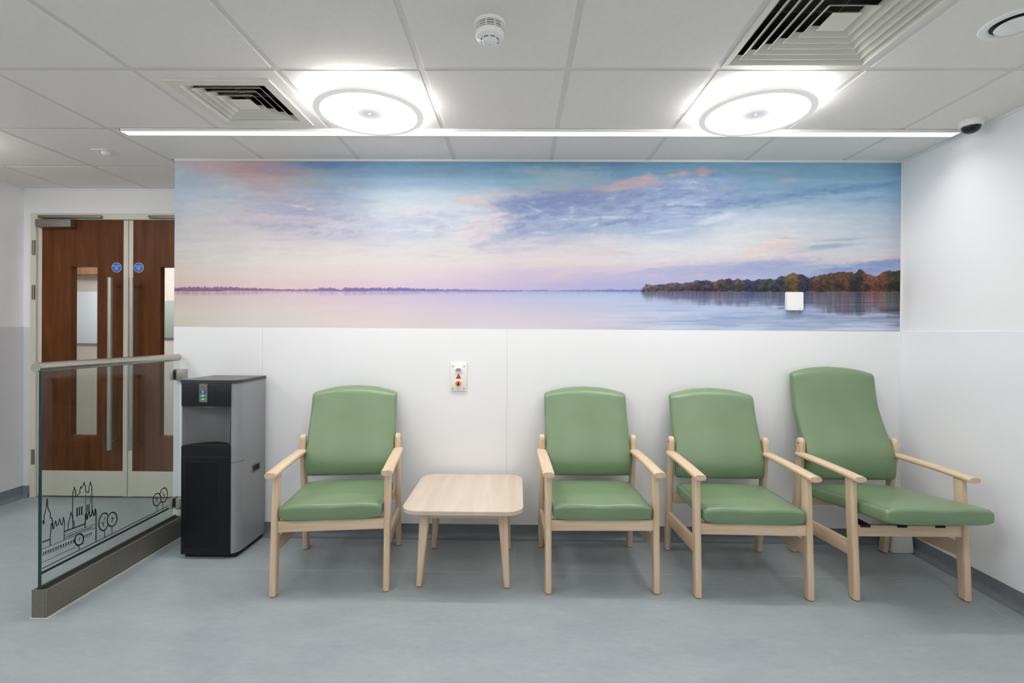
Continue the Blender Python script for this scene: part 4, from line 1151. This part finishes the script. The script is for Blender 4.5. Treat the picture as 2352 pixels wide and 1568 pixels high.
# The colours above were read off the lit print; divide by the light that falls there to get the print's own colour.
LIGHT_XS = [430, 550, 700, 850, 1000, 1150, 1300, 1450, 1600, 1750, 1900, 2040]
LIGHT_YS = [378, 395, 420, 450, 480, 520, 560, 600, 640, 680, 720, 745]
LIGHT = [[0.54, 0.52, 0.52, 0.62, 0.65, 0.6, 0.56, 0.61, 0.64, 0.59, 0.5, 0.46],
         [0.57, 0.56, 0.58, 0.68, 0.72, 0.64, 0.6, 0.65, 0.72, 0.64, 0.55, 0.48],
         [0.61, 0.61, 0.65, 0.81, 0.86, 0.72, 0.68, 0.77, 0.87, 0.73, 0.64, 0.53],
         [0.66, 0.67, 0.76, 0.94, 1.01, 0.79, 0.77, 0.9, 1.0, 0.86, 0.71, 0.6],
         [0.79, 0.86, 0.97, 1.15, 1.19, 1.01, 0.97, 1.1, 1.2, 1.06, 0.9, 0.7],
         [0.91, 1.03, 1.15, 1.33, 1.36, 1.21, 1.18, 1.3, 1.37, 1.25, 1.06, 0.84],
         [0.94, 1.04, 1.2, 1.36, 1.4, 1.26, 1.23, 1.32, 1.4, 1.28, 1.1, 0.9],
         [0.94, 1.03, 1.18, 1.32, 1.35, 1.25, 1.22, 1.29, 1.34, 1.24, 1.08, 0.9],
         [0.92, 1.0, 1.12, 1.25, 1.26, 1.21, 1.19, 1.22, 1.25, 1.17, 1.04, 0.89],
         [0.91, 0.96, 1.08, 1.17, 1.19, 1.16, 1.14, 1.16, 1.17, 1.1, 0.98, 0.87],
         [0.87, 0.92, 1.01, 1.09, 1.12, 1.09, 1.09, 1.1, 1.1, 1.04, 0.92, 0.84],
         [0.9, 0.91, 0.98, 1.04, 1.09, 1.06, 1.05, 1.07, 1.05, 1.01, 0.89, 0.82]]


def light_on_print(px, py):
    arr = np.array(LIGHT)
    gx = np.clip(np.interp(px, LIGHT_XS, np.arange(12)), 0, 10.999)
    gy = np.clip(np.interp(py, LIGHT_YS, np.arange(12)), 0, 10.999)
    ix, iy = gx.astype(int), gy.astype(int)
    fx, fy = gx - ix, gy - iy
    return (arr[iy, ix] * (1 - fx) + arr[iy, ix + 1] * fx) * (1 - fy) + (arr[iy + 1, ix] * (1 - fx) + arr[iy + 1, ix + 1] * fx) * fy


def build_mural():
    nx = 900
    rows = np.concatenate([np.linspace(0, 0.24, 62, endpoint=False), np.linspace(0.24, 0.40, 100, endpoint=False),
                           np.linspace(0.40, 1.0, 111)])
    U, V = np.meshgrid(np.linspace(0, 1, nx), rows)
    px = 401.5 + U * 1668
    bot = 750.2 + 10.8 * U
    py = bot + (371.5 - bot) * V
    col = mural_colours(px, py) / 255.0
    colin = np.where(col <= 0.04045, col / 12.92, ((col + 0.055) / 1.055) ** 2.4) 
    colin = np.clip(colin / (1.09 * light_on_print(px, py)[..., None]), 0.01, 0.93)
    ny = len(rows)
    X = MUR_X0 + U * (MUR_X1 - MUR_X0)
    Z = MUR_Z0 + V * (MUR_Z1 - MUR_Z0)
    Yf = -0.0045
    co = np.stack([X, np.full_like(X, Yf), Z], -1).reshape(-1, 3)
    idx = np.arange(nx * ny).reshape(ny, nx)
    quads = np.stack([idx[:-1, :-1], idx[:-1, 1:], idx[1:, 1:], idx[1:, :-1]], -1).reshape(-1, 4)
    # sheet edges and back, so the print is a thin sheet with thickness
    corner = np.array([[MUR_X0, -0.0015, MUR_Z0], [MUR_X1, -0.0015, MUR_Z0], [MUR_X1, -0.0015, MUR_Z1], [MUR_X0, -0.0015, MUR_Z1]])
    b = nx * ny
    front = [idx[0, 0], idx[0, -1], idx[-1, -1], idx[-1, 0]]
    edge = [[front[i], b + i, b + (i + 1) % 4, front[(i + 1) % 4]] for i in range(4)] + [[b + 3, b + 2, b + 1, b]]
    allq = np.concatenate([quads, np.array(edge)], 0)
    co = np.concatenate([co, corner], 0)
    me = bpy.data.meshes.new('lake_mural')
    me.vertices.add(len(co))
    me.vertices.foreach_set('co', co.astype(np.float32).ravel())
    me.loops.add(allq.size)
    me.loops.foreach_set('vertex_index', allq.astype(np.int32).ravel())
    me.polygons.add(len(allq))
    me.polygons.foreach_set('loop_start', np.arange(0, allq.size, 4, dtype=np.int32))
    me.update(calc_edges=True)
    at = me.color_attributes.new('print', 'FLOAT_COLOR', 'POINT')
    c4 = np.ones((len(co), 4), np.float32)
    c4[:b, :3] = colin.reshape(-1, 3)
    c4[b:, :3] = 0.8
    at.data.foreach_set('color', c4.ravel())
    m, nt, p = new_mat('mural_print')
    a = nt.nodes.new('ShaderNodeAttribute')
    a.attribute_name = 'print'
    nt.links.new(a.outputs['Color'], p.inputs['Base Color'])
    p.inputs['Roughness'].default_value = 0.6
    p.inputs['Specular IOR Level'].default_value = 0.3
    me.materials.append(m)
    o = bpy.data.objects.new('lake_mural', me)
    COL.objects.link(o)
    tag(o, 'wide printed mural of a calm lake under a pink and blue evening sky', 'mural')
    return o


build_mural()

# ================================================================== patient chairs
PROFILE_LOW = [(0.455, 0.153), (0.500, 0.149), (0.545, 0.152), (0.634, 0.187), (0.724, 0.230), (0.818, 0.273), (0.928, 0.303), (0.97, 0.312)]
PROFILE_HIGH = [(0.455, 0.150), (0.520, 0.146), (0.563, 0.149), (0.621, 0.163), (0.686, 0.202), (0.764, 0.247), (0.846, 0.285), (0.945, 0.310), (1.05, 0.325), (1.10, 0.330)]


def backrest_mesh(zb, zt_corner, arch, profile):
    HWB, HWT = 0.250, 0.247
    n = 64
    rings = []
    S = [0, .004, .012, .024, .04, .07] + [0.07 + (0.90 - 0.07) * i / 22 for i in range(1, 23)] + [.915, .93, .943, .955, .966, .976, .985, .992, .997, 1.0]
    H = zt_corner - zb
    for s in S:
        z = zb + s * H
        yf = smooth_interp(z, profile)
        th = 0.082 - 0.012 * s
        db, dt = s * H, (1 - s) * H
        r_b, r_t = 0.030, 0.030
        kb = math.sqrt(max(0.0, 1 - (1 - min(1, db / r_b)) ** 2))
        kt = math.sqrt(max(0.0, 1 - (1 - min(1, dt / r_t)) ** 2))
        k = 0.30 + 0.70 * min(kb, kt) if min(kb, kt) < 1 else 1.0
        hw = (HWB + (HWT - HWB) * s) - 0.010 * (1 - min(1, math.sqrt(max(0, 1 - (1 - min(1, db / 0.014)) ** 2)))) \
            - 0.010 * (1 - min(1, math.sqrt(max(0, 1 - (1 - min(1, dt / 0.014)) ** 2))))
        hh = th / 2 * k
        cy = yf + th / 2 + (0.010 * (1 - kt))
        aw = min(1.0, max(0.0, (s - 0.86) / 0.14)) ** 1.15
        ring = []
        for px, py in supell(hw, hh, 5.0, n):
            u = px / HWB
            bulge = -0.012 * (1 - u * u) * (1 if py < 0 else 0) * math.sin(PI * min(1, max(0, s))) ** 0.6
            ring.append((px, cy + py + bulge + 0.020 * aw * (1 - u * u), z + arch * aw * (1 - u * u)))
        rings.append(ring)
    return MB().loft(rings), rings


def seat_mesh(y0, y1, zf, zr, hw=0.246, hh=0.037, crown=0.014):
    n = 64
    rings = []
    L = y1 - y0
    S = [0, .003, .010, .022, .038, .06] + [0.06 + 0.88 * i / 20 for i in range(1, 21)] + [.955, .97, .983, .993, 1.0]
    for s in S:
        y = y0 + s * L
        d = min(s, 1 - s) * L
        k = math.sqrt(max(0.0, 1 - (1 - min(1, d / 0.026)) ** 2))
        kk = 0.52 + 0.48 * k
        w = hw - 0.014 * (1 - math.sqrt(max(0.0, 1 - (1 - min(1, d / 0.02)) ** 2)))
        zc = zf + (zr - zf) * s
        ring = []
        for px, pz in supell(w, hh * kk, 5.0, n):
            u = px / hw
            up = crown * (1 - u * u) * (1 if pz > 0 else 0) * min(1, d / 0.12)
            up -= 0.006 * math.exp(-(u / 0.28) ** 2) * (1 if pz > 0 else 0) * math.exp(-((s - 0.06) / 0.10) ** 2)
            if pz < 0:          # flat underside
                pz = pz / kk * (0.86 + 0.14 * k)
            ring.append((px, y, zc + pz + up))
        rings.append(ring)
    return MB().loft(rings), rings


def seam_tube(rings, idx, lo, hi, r=0.0016):
    return MB().tube([rings[i][idx] for i in range(lo, hi)], r, 6)


def leg_rings(spine, hw, hd, r=0.010):
    return [[(x + px * (1 if k > 0.9 else 0.62 + 0.42 * k), y + py * k, z) for px, py in rrect(hw, hd, r, 4)] for x, y, z, k in spine]


def make_chair(name, label, high, group='green patient chairs'):
    t = thing(name, label, 'chair', (0, 0, 0), 0, group)
    for sx in (-1, 1):
        x = 0.268 * sx
        # front leg: leans back towards the arm
        sp = [(x, -0.250 + 0.036 * z / 0.578, z, 0.91 + 0.09 * min(1, z / 0.12)) for z in (0.004, 0.02, 0.06, 0.12, 0.25, 0.40, 0.578)]
        lg = MB().loft(leg_rings(sp, 0.0155, 0.0265)).build('front_leg', M['beech_z'], t)
        MB().loft([[(x + px, -0.250 + py, z) for px, py in rrect(0.0125, 0.020, 0.008, 3)] for z in (0.0, 0.0042)]).build('glide', M['rubber'], lg)
        # back leg carries on past the arm as a rounded post
        sp = [(x, 0.285 - 0.078 * min(z, 0.63) / 0.63, z, 1.0) for z in (0.004, 0.06, 0.20, 0.40, 0.60)]
        for a in range(1, 8):
            f = a / 7
            sp.append((x, 0.2105 + 0.004 * f, 0.60 + 0.086 * math.sin(f * PI / 2), max(0.12, math.sqrt(max(0.0, 1 - max(0.0, (math.sin(f * PI / 2) * 0.086 - 0.060) / 0.026) ** 2)))))
        lg = MB().loft(leg_rings(sp, 0.0150, 0.0255)).build('back_leg', M['beech_z'], t)
        MB().loft([[(x + px, 0.285 + py, z) for px, py in rrect(0.0125, 0.020, 0.008, 3)] for z in (0.0, 0.0042)]).build('glide', M['rubber'], lg)
        MB().tube([(x + sx * 0.013, 0.212, 0.655), (x + sx * 0.0158, 0.212, 0.655)], 0.005, 10).build('bolt', M['rubber'], lg)
        # arm: flattened oval bar
        rings = []
        for s in [0, .012, .03, .1, .3, .5, .7, .9, .975, 1.0]:
            y = -0.292 + s * 0.532
            k = 1.0
            if s > 0.97:
                k = 0.80 if s < 1 else 0.55
            if s < 0.005:
                k = 0.95
            zc = 0.5905 + 0.004 * math.sin(PI * s)
            rings.append([(x + 0.004 * sx + px * k, y, zc + pz * k) for px, pz in supell(0.0290, 0.0142, 2.6, 28)])
        MB().loft(rings).build('arm', M['beech_y'], t)
        # side stretcher
        MB().loft([[(x + px, y, z + pz) for px, pz in rrect(0.0105, 0.036, 0.004, 2)] for y, z in ((-0.235, 0.236), (0.02, 0.219), (0.258, 0.203))]).build('side_stretcher', M['beech_y'], t)
    MB().loft([[(x, -0.232 + py, 0.3275 + pz) for py, pz in rrect(0.0115, 0.0275, 0.004, 2)] for x in (-0.2535, 0.2535)]).build('front_rail', M['beech_x'], t)
    MB().loft([[(x, 0.215 + py, 0.325 + pz) for py, pz in rrect(0.0115, 0.0275, 0.004, 2)] for x in (-0.2535, 0.2535)]).build('rear_rail', M['beech_x'], t)
    if high:
        mb, rings = seat_mesh(-0.425, 0.185, 0.463, 0.387, 0.246, 0.040, 0.014)
        for x in (-0.215, -0.036, 0.149):
            MB().box(x - 0.024, x + 0.024, -0.2455, -0.150, 0.3553, 0.3580).box(x - 0.024, x + 0.024, -0.2460, -0.2438, 0.346, 0.3580).build('strap', M['webbing'], t)
    else:
        mb, rings = seat_mesh(-0.264, 0.190, 0.398, 0.387, 0.246, 0.0405, 0.018)
        MB().box(-0.215, 0.215, -0.219, 0.202, 0.345, 0.354).build('seat_board', M['webbing'], t)
    seat = mb.build('seat', M['green'], t, True, 60)
    n = 64
    for idx in (6, 26):
        seam_tube(rings, idx, 3, len(rings) - 3, 0.0013).build('seam', M['green_seam'], seat)
    mb, rings = backrest_mesh(0.455, 1.046 if high else 0.912, 0.040, PROFILE_HIGH if high else PROFILE_LOW)
    back = mb.build('backrest', M['green'], t, True, 60)
    for idx in (5, 27):
        seam_tube(rings, idx, 4, len(rings) - 3, 0.0013).build('seam', M['green_seam'], back)
    return t


M['green_seam'] = plain('dark_green_seam', (96, 124, 92), 0.5)
low = make_chair('patient_chair', 'green vinyl armchair between the water cooler and the beech table', False)
spots = [((-0.9435, -0.421), math.radians(7.2), None),
         ((0.4175, -0.383), math.radians(1.5), 'green vinyl armchair just right of the beech table'),
         ((1.157, -0.415), math.radians(-1.1), 'low-backed green vinyl armchair directly left of the tall-backed one')]
for i, (p, a, lab) in enumerate(spots):
    c = low if i == 0 else copy_tree(low)
    c.location = (p[0], p[1], 0)
    c.rotation_euler = (0, 0, a)
    if lab:
        c['label'] = lab
tall = make_chair('tall_patient_chair', 'tall-backed green vinyl armchair with its seat tilted forward, in the right corner', True)
tall.location = (1.909, -0.410, 0)
tall.rotation_euler = (0, 0, math.radians(0.5))

# ------------------------------------------------------------------ side table
TX, TY = -0.270, -0.372
t = thing('side_table', 'low square beech table with rounded corners between two green armchairs', 'table', (TX, TY, 0))
out = rrect(0.302, 0.318, 0.085, 10)
rings = []
for k, z in ((0.0045, 0.390), (0.0, 0.3925), (0.0, 0.4110), (0.002, 0.4130)):
    rings.append([(x * (1 - k / 0.302), y * (1 - k / 0.318), z) for x, y in out])
MB().loft(rings).build('table_top', M['top_y'], t)
for sx in (-1, 1):
    for sy in (-1, 1):
        sp = []
        rr = []
        for z, hw in ((0.004, 0.0150), (0.03, 0.0155), (0.20, 0.0200), (0.34, 0.0250), (0.390, 0.0265)):
            f = z / 0.390
            x = sx * (0.222 - 0.026 * f + (0.0 if z > 0.1 else 0.0))
            y = sy * (0.222 - 0.026 * f)
            rr.append([(x + px, y + py, z) for px, py in rrect(hw, hw, 0.009, 4)])
        lg = MB().loft(rr).build('leg', M['beech_z'], t)
        MB().loft([[(sx * 0.222 + px, sy * 0.222 + py, z) for px, py in rrect(0.012, 0.012, 0.006, 3)] for z in (0.0, 0.0042)]).build('glide', M['rubber'], lg)
for sy in (-1, 1):
    MB().loft([[(x, sy * 0.199 + py, 0.3630 + pz) for py, pz in rrect(0.009, 0.0270, 0.002, 1)] for x in (-0.18, 0.18)]).build('apron', M['beech_x'], t)
    MB().loft([[(sy * 0.199 + px, y, 0.3630 + pz) for px, pz in rrect(0.009, 0.0270, 0.002, 1)] for y in (-0.18, 0.18)]).build('apron', M['beech_y'], t)

# ------------------------------------------------------------------ water cooler
CX0, CX1, CYF, CYB = -1.893, -1.571, -0.333, -0.024
t = thing('water_cooler', 'tall silver and black water cooler beside the glass balustrade', 'water cooler', (-1.73, -0.18, 0))


def cooler_outline(grow=0.0, front=CYF, front_alcove=False):
    pts = [(CX0 - grow, CYB + grow * 0), (CX0 - grow, front + 0.012 - grow), (CX0 + 0.006 - grow * 0.5, front - grow)]
    right = [(-1.607, front - grow)]
    for i in range(1, 9):
        a = PI / 2 * i / 8
        right.append((-1.607 + (CX1 - -1.607 + grow) * math.sin(a), front - grow + 0.070 * (1 - math.cos(a))))
    if front_alcove:
        alc = []
        for i in range(0, 21):
            f = i / 20
            x = (CX0 + 0.010) + f * (-1.607 - 0.002 - (CX0 + 0.010))
            d = 0.105 * max(0.0, math.sin(PI * f)) ** 0.75
            alc.append((x, front + 0.001 + d))
        pts = pts + alc + right
    else:
        pts = pts + right
    return pts + [(CX1 + grow, CYB)]


wb(MB().prism(cooler_outline(0, CYF + 0.004), 0.030, 0.632), 'lower_body', M['silver'], t)
wb(MB().prism(cooler_outline(0, CYF + 0.004, True), 0.632, 0.857), 'middle_body', M['silver'], t)
wb(MB().prism(cooler_outline(0, CYF + 0.004), 0.857, 0.986), 'upper_body', M['silver'], t)
wb(MB().prism(cooler_outline(0.004), 0.986, 1.004), 'lid', M['black_lid'], t)
wb(MB().box(CX0 + 0.012, CX1 - 0.020, CYF + 0.030, CYB, 0.0, 0.031), 'plinth', M['rubber'], t)
# alcove lining
m = MB()
lo, hi = [], []
for i in range(0, 31):
    f = i / 30
    x = (CX0 + 0.012) + f * (-1.611 - (CX0 + 0.012))
    d = 0.101 * max(0.0, math.sin(PI * f)) ** 0.75
    lo.append((x, CYF + 0.003 + d, 0.632))
    hi.append((x, CYF + 0.003 + d, 0.857))
m.loft([lo, hi], False, False, False)
wb(m, 'alcove_lining', M['alcove'], t, True, 60)
fp = wb(MB().box(CX0 + 0.008, -1.607, CYF - 0.003, CYF + 0.012, 0.857, 0.985, 0.002, 2), 'control_fascia', M['black'], t)
cp = wb(MB().box(-1.7845, -1.7375, CYF - 0.0048, CYF - 0.003, 0.879, 0.984, 0.0008, 1), 'button_panel', M['steel_dark'], t)
for z, mt in ((0.9375, 'btn_blue'), (0.9165, 'btn_green'), (0.8965, 'btn_green')):
    wb(MB().box(-1.7775, -1.7445, CYF - 0.0062, CYF - 0.0046, z - 0.0062, z + 0.0062, 0.0006, 1), 'button', M[mt], cp)
    m = MB()
    m.loft([[(-1.7613 + sx * w, CYF - y, zz) for sx, w, zz in ((-1, 0.0030, z - 0.0048), (1, 0.0030, z - 0.0048), (1, 0.0046, z + 0.0046), (-1, 0.0046, z + 0.0046))] for y in (0.0060, 0.0066)])
    wb(m, 'cup_symbol', M['white_print'], cp)
wb(MB().tube([(-1.7613, CYF - 0.0040, 0.9640), (-1.7613, CYF - 0.0054, 0.9640)], 0.0028, 10), 'sensor_dot', M['rubber'], cp)
wb(MB().box(-1.874, -1.815, CYF - 0.0038, CYF - 0.0029, 0.9470, 0.9485).box(-1.862, -1.822, CYF - 0.0038, CYF - 0.0029, 0.967, 0.971), 'maker_badge', M['black_lid'], t)
m = MB()
m.loft([[(-1.745 + 0.040 * math.cos(PI * i / 12), CYF + 0.030 - 0.020 * math.sin(PI * i / 12), z) for i in range(13)] for z in (0.857, 0.846)])
wb(m, 'spout_cover', M['alcove'], t)
m = MB()
tray = [(CX0 + 0.012, CYF + 0.002)]
for i in range(1, 20):
    f = i / 20
    tray.append(((CX0 + 0.012) + f * (-1.611 - (CX0 + 0.012)), CYF + 0.003 + 0.100 * math.sin(PI * f) ** 0.75))
tray.append((-1.611, CYF + 0.002))
m.prism(tray[::-1], 0.6322, 0.6362)
wb(m, 'drip_tray', M['rubber'], t)
wb(MB().box(CX0 + 0.008, -1.607, CYF - 0.003, CYF + 0.012, 0.026, 0.632, 0.002, 2), 'front_door', M['black_door'], t)
wb(MB().box(CX0 + 0.030, -1.681, CYF - 0.0045, CYF - 0.0025, 0.060, 0.545, 0.001, 1), 'door_panel', M['black_door'], t)
wb(MB().box(CX0 + 0.012, -1.611, CYF - 0.0036, CYF - 0.0028, 0.5720, 0.5735), 'door_seam', M['black_lid'], t)
m = MB()
for r0, r1 in ((-0.0002, 0.0006),):
    pts = cooler_outline(0.0006, CYF + 0.004)[3:12]
    m.loft([[(x, y, z) for x, y in pts] for z in (0.5395, 0.5420)], False, False, False)
wb(m, 'shell_seam', M['rubber'], t)
m = MB()
m.box(CX1 - 0.001, CX1 + 0.003, -0.176, -0.088, 0.480, 0.487).box(CX1 - 0.001, CX1 + 0.003, -0.176, -0.088, 0.440, 0.447)
m.box(CX1 - 0.001, CX1 + 0.003, -0.176, -0.168, 0.447, 0.480).box(CX1 - 0.001, CX1 + 0.003, -0.096, -0.088, 0.447, 0.480)
wb(m, 'side_handle', M['steel_dark'], t)
wb(MB().box(CX1 - 0.001, CX1 + 0.0008, -0.168, -0.096, 0.447, 0.480), 'handle_recess', M['rubber'], t)

# ------------------------------------------------------------------ glass balustrade
t = thing('glass_balustrade', 'waist-high glass balustrade with round steel handrail and a black city skyline print', 'balustrade', (-2.115, -0.46, 0))
BX0, BX1, BY0, BY1 = -2.149, -2.081, -0.922, -0.006
ch = MB()
ch.box(BX0, BX0 + 0.009, BY0, BY1, 0.002, 0.127, 0.001, 1).box(BX1 - 0.009, BX1, BY0, BY1, 0.002, 0.127, 0.001, 1)
ch.box(BX0 + 0.009, BX1 - 0.009, BY0, BY0 + 0.006, 0.002, 0.1265).box(BX0 + 0.009, BX1 - 0.009, BY0 + 0.006, BY1, 0.002, 0.05)
wb(ch, 'base_channel', M['steel_dark'], t)
wb(MB().box(BX0 + 0.0092, BX1 - 0.0092, BY0 + 0.0065, BY1, 0.05, 0.117), 'gasket', M['rubber'], t)
wb(MB().box(BX0 - 0.005, BX1 + 0.005, BY0 - 0.005, BY1, 0.0, 0.0035, 0.001, 1), 'floor_seal', M['seal'], t)
GX0_, GX1_ = -2.1255, -2.1115
gl = wb(MB().box(GX0_, GX1_, -0.914, -0.020, 0.112, 1.098), 'glass_panel', M['glass'], t)
for x0, x1 in ((GX0_, GX0_ + 0.0062), (GX1_ - 0.0062, GX1_)):
    wb(MB().box(x0, x1, -0.9165, -0.9142, 0.112, 1.094), 'glass_edge', M['glass_edge'], gl)
wb(MB().tube([(-2.1185, -0.936, 1.1135), (-2.1185, -0.028, 1.1135)], 0.0215, 32), 'handrail', M['steel'], t)
for y0, y1 in ((-0.9385, -0.936), (-0.028, -0.0255)):
    wb(MB().tube([(-2.1185, y0, 1.1135), (-2.1185, y1, 1.1135)], 0.0205, 32), 'rail_end_cap', M['steel'], t)
for z0, z1 in ((0.972, 1.040), (0.177, 0.243)):
    m = MB().box(-2.1085, -2.070, -0.058, -0.006, z0, z1, 0.003, 2).box(-2.146, -2.1285, -0.058, -0.006, z0, z1, 0.003, 2)
    cpj = wb(m, 'glass_clamp', M['steel'], t)
    wb(MB().box(-2.1112, -2.1083, -0.0565, -0.0075, z0 + 0.002, z1 - 0.002), 'clamp_gasket', M['rubber'], cpj)


def ribbons(lines, x, th=0.0006, over=0.3):
    """Flat print: each line becomes a thin ribbon on the glass."""
    m = MB()
    for w, pts in lines:
        w *= 1.3
        for i in range(len(pts) - 1):
            (y0, z0), (y1, z1) = pts[i], pts[i + 1]
            d = math.hypot(y1 - y0, z1 - z0)
            if d < 1e-6:
                continue
            ty, tz = (y1 - y0) / d, (z1 - z0) / d
            e = w * over
            y0, z0, y1, z1 = y0 - ty * e, z0 - tz * e, y1 + ty * e, z1 + tz * e
            ny, nz = -tz * w / 2, ty * w / 2
            q = [(y0 + ny, z0 + nz), (y1 + ny, z1 + nz), (y1 - ny, z1 - nz), (y0 - ny, z0 - nz)]
            m.loft([[(x, a, b) for a, b in q], [(x + th, a, b) for a, b in q]])
    return m


wb(ribbons(SKY_LINES, GX1_ + 0.0001), 'skyline_print', M['glass_print'], gl, False)
wb(ribbons(SKY_DASHES, GX1_ + 0.0001, 0.0006, 0.0), 'window_row_print', M['glass_print'], gl, False)['kind'] = 'stuff'
for tr in SKY_TREES:
    wb(ribbons(tr, GX1_ + 0.0001), 'tree_print', M['glass_print'], gl, False)

# ------------------------------------------------------------------ wall fittings
t = thing('nurse_call_plate', 'ivory nurse call plate with red triangle and orange button above the table', 'call plate', (-0.3685, -0.0045, 1.0035))
wb(MB().box(-0.4180, -0.3190, -0.0145, -0.0045, 0.9170, 1.0905, 0.002, 2), 'back_plate', M['ivory_plastic'], t)
PX = -0.3690


def plate_z(v):      # position down the plate, 0 top .. 1 bottom
    return 1.0905 - v * 0.1735


def disc_y(cx, cz, rx, rz, y0, y1, n=32):
    return MB().loft([[(cx + rx * math.cos(2 * PI * i / n), y, cz + rz * math.sin(2 * PI * i / n)) for i in range(n)] for y in (y0, y1)])


z = plate_z(0.25)
m = MB().loft([[(PX + px * k, y, z + pz * k) for px, pz in rrect(0.0240, 0.0185, 0.0180, 6)] for y, k in ((-0.0140, 1.0), (-0.0195, 1.0), (-0.0215, 0.9))])
wb(m, 'lamp_bezel', M['ivory_plastic'], t)
m = MB().loft([[(PX + px, y, z + pz) for px, pz in rrect(0.0175, 0.0105, 0.0104, 6)] for y in (-0.0210, -0.0226)])
wb(m, 'lamp_lens', M['grey_print'], t)
m = MB().loft([[(PX + px, y, z + pz) for px, pz in rrect(0.0075, 0.0022, 0.0015, 2)] for y in (-0.0222, -0.0230)])
wb(m, 'lamp_slot', M['screw'], t)
z0, z1 = plate_z(0.385), plate_z(0.555)
m = MB().loft([[(PX, y, z0), (PX + 0.0165, y, z1), (PX - 0.0165, y, z1)] for y in (-0.0143, -0.0165)])
wb(m, 'red_triangle', M['red'], t)
z = plate_z(0.735)
m = MB().loft([[(PX + px * k, y, z + pz * k) for px, pz in rrect(0.0205, 0.0235, 0.012, 5)] for y, k in ((-0.0140, 1.0), (-0.0205, 0.97), (-0.0220, 0.9))])
wb(m, 'button_bezel', M['white_plastic'], t)
wb(disc_y(PX, z, 0.0178, 0.0178, -0.0215, -0.0240), 'call_button', M['orange'], t)
m = MB().loft([[(PX + 0.0032 * math.cos(2 * PI * i / 16), y, z + 0.0078 + 0.0034 * math.sin(2 * PI * i / 16)) for i in range(16)] for y in (-0.0238, -0.0246)])
m.loft([[(PX + px, y, z - 0.0050 + pz) for px, pz in ((-0.0068, -0.0050), (0.0068, -0.0050), (0.0064, 0.0040), (0.0030, 0.0092), (-0.0030, 0.0092), (-0.0064, 0.0040))] for y in (-0.0238, -0.0246)])
wb(m, 'nurse_symbol', M['dark_print'], t)
for dx in (-0.0345, 0.0340):
    for v in (0.12, 0.915):
        wb(disc_y(PX + dx, plate_z(v), 0.0042, 0.0042, -0.0142, -0.0152, 14), 'screw', M['screw'], t)

t = thing('wall_sensor_box', 'small white plastic box mounted on the lake mural below the trees', 'sensor box', (1.696, -0.003, 1.486))
m = MB().loft([[(1.6955 + px * k, y, 1.4855 + pz * k) for px, pz in rrect(0.0500, 0.0550, 0.006, 4)] for y, k in ((-0.003, 1.0), (-0.0075, 1.0))])
wb(m, 'back_box', M['white_plastic'], t)
m = MB().loft([[(1.6955 + px * k, y, 1.4855 + pz * k) for px, pz in rrect(0.0520, 0.0575, 0.008, 5)] for y, k in ((-0.0075, 0.98), (-0.009, 1.0), (-0.028, 0.98), (-0.031, 0.94))])
wb(m, 'cover', M['white_plastic'], t)
wb(MB().box(1.719, 1.733, -0.0316, -0.0308, 1.4395, 1.4415), 'maker_mark', M['screw'], t)

t = thing('waste_bin', 'low white plastic bin in the corner behind the tall-backed chair', 'bin', (2.272, -0.100, 0))
rr = []
for z, w, d in ((0.000, 0.062, 0.050), (0.006, 0.067, 0.055), (0.02, 0.068, 0.056), (0.20, 0.056, 0.046), (0.215, 0.054, 0.044)):
    rr.append([(px, py, z) for px, py in rrect(w, d, 0.022, 6)])
MB().loft(rr).build('body', M['bin'], t)
rr = []
for z, w, d in ((0.215, 0.056, 0.046), (0.222, 0.058, 0.048), (0.230, 0.052, 0.042)):
    rr.append([(px, py, z) for px, py in rrect(w, d, 0.020, 6)])
MB().loft(rr).build('lid', M['bin'], t)
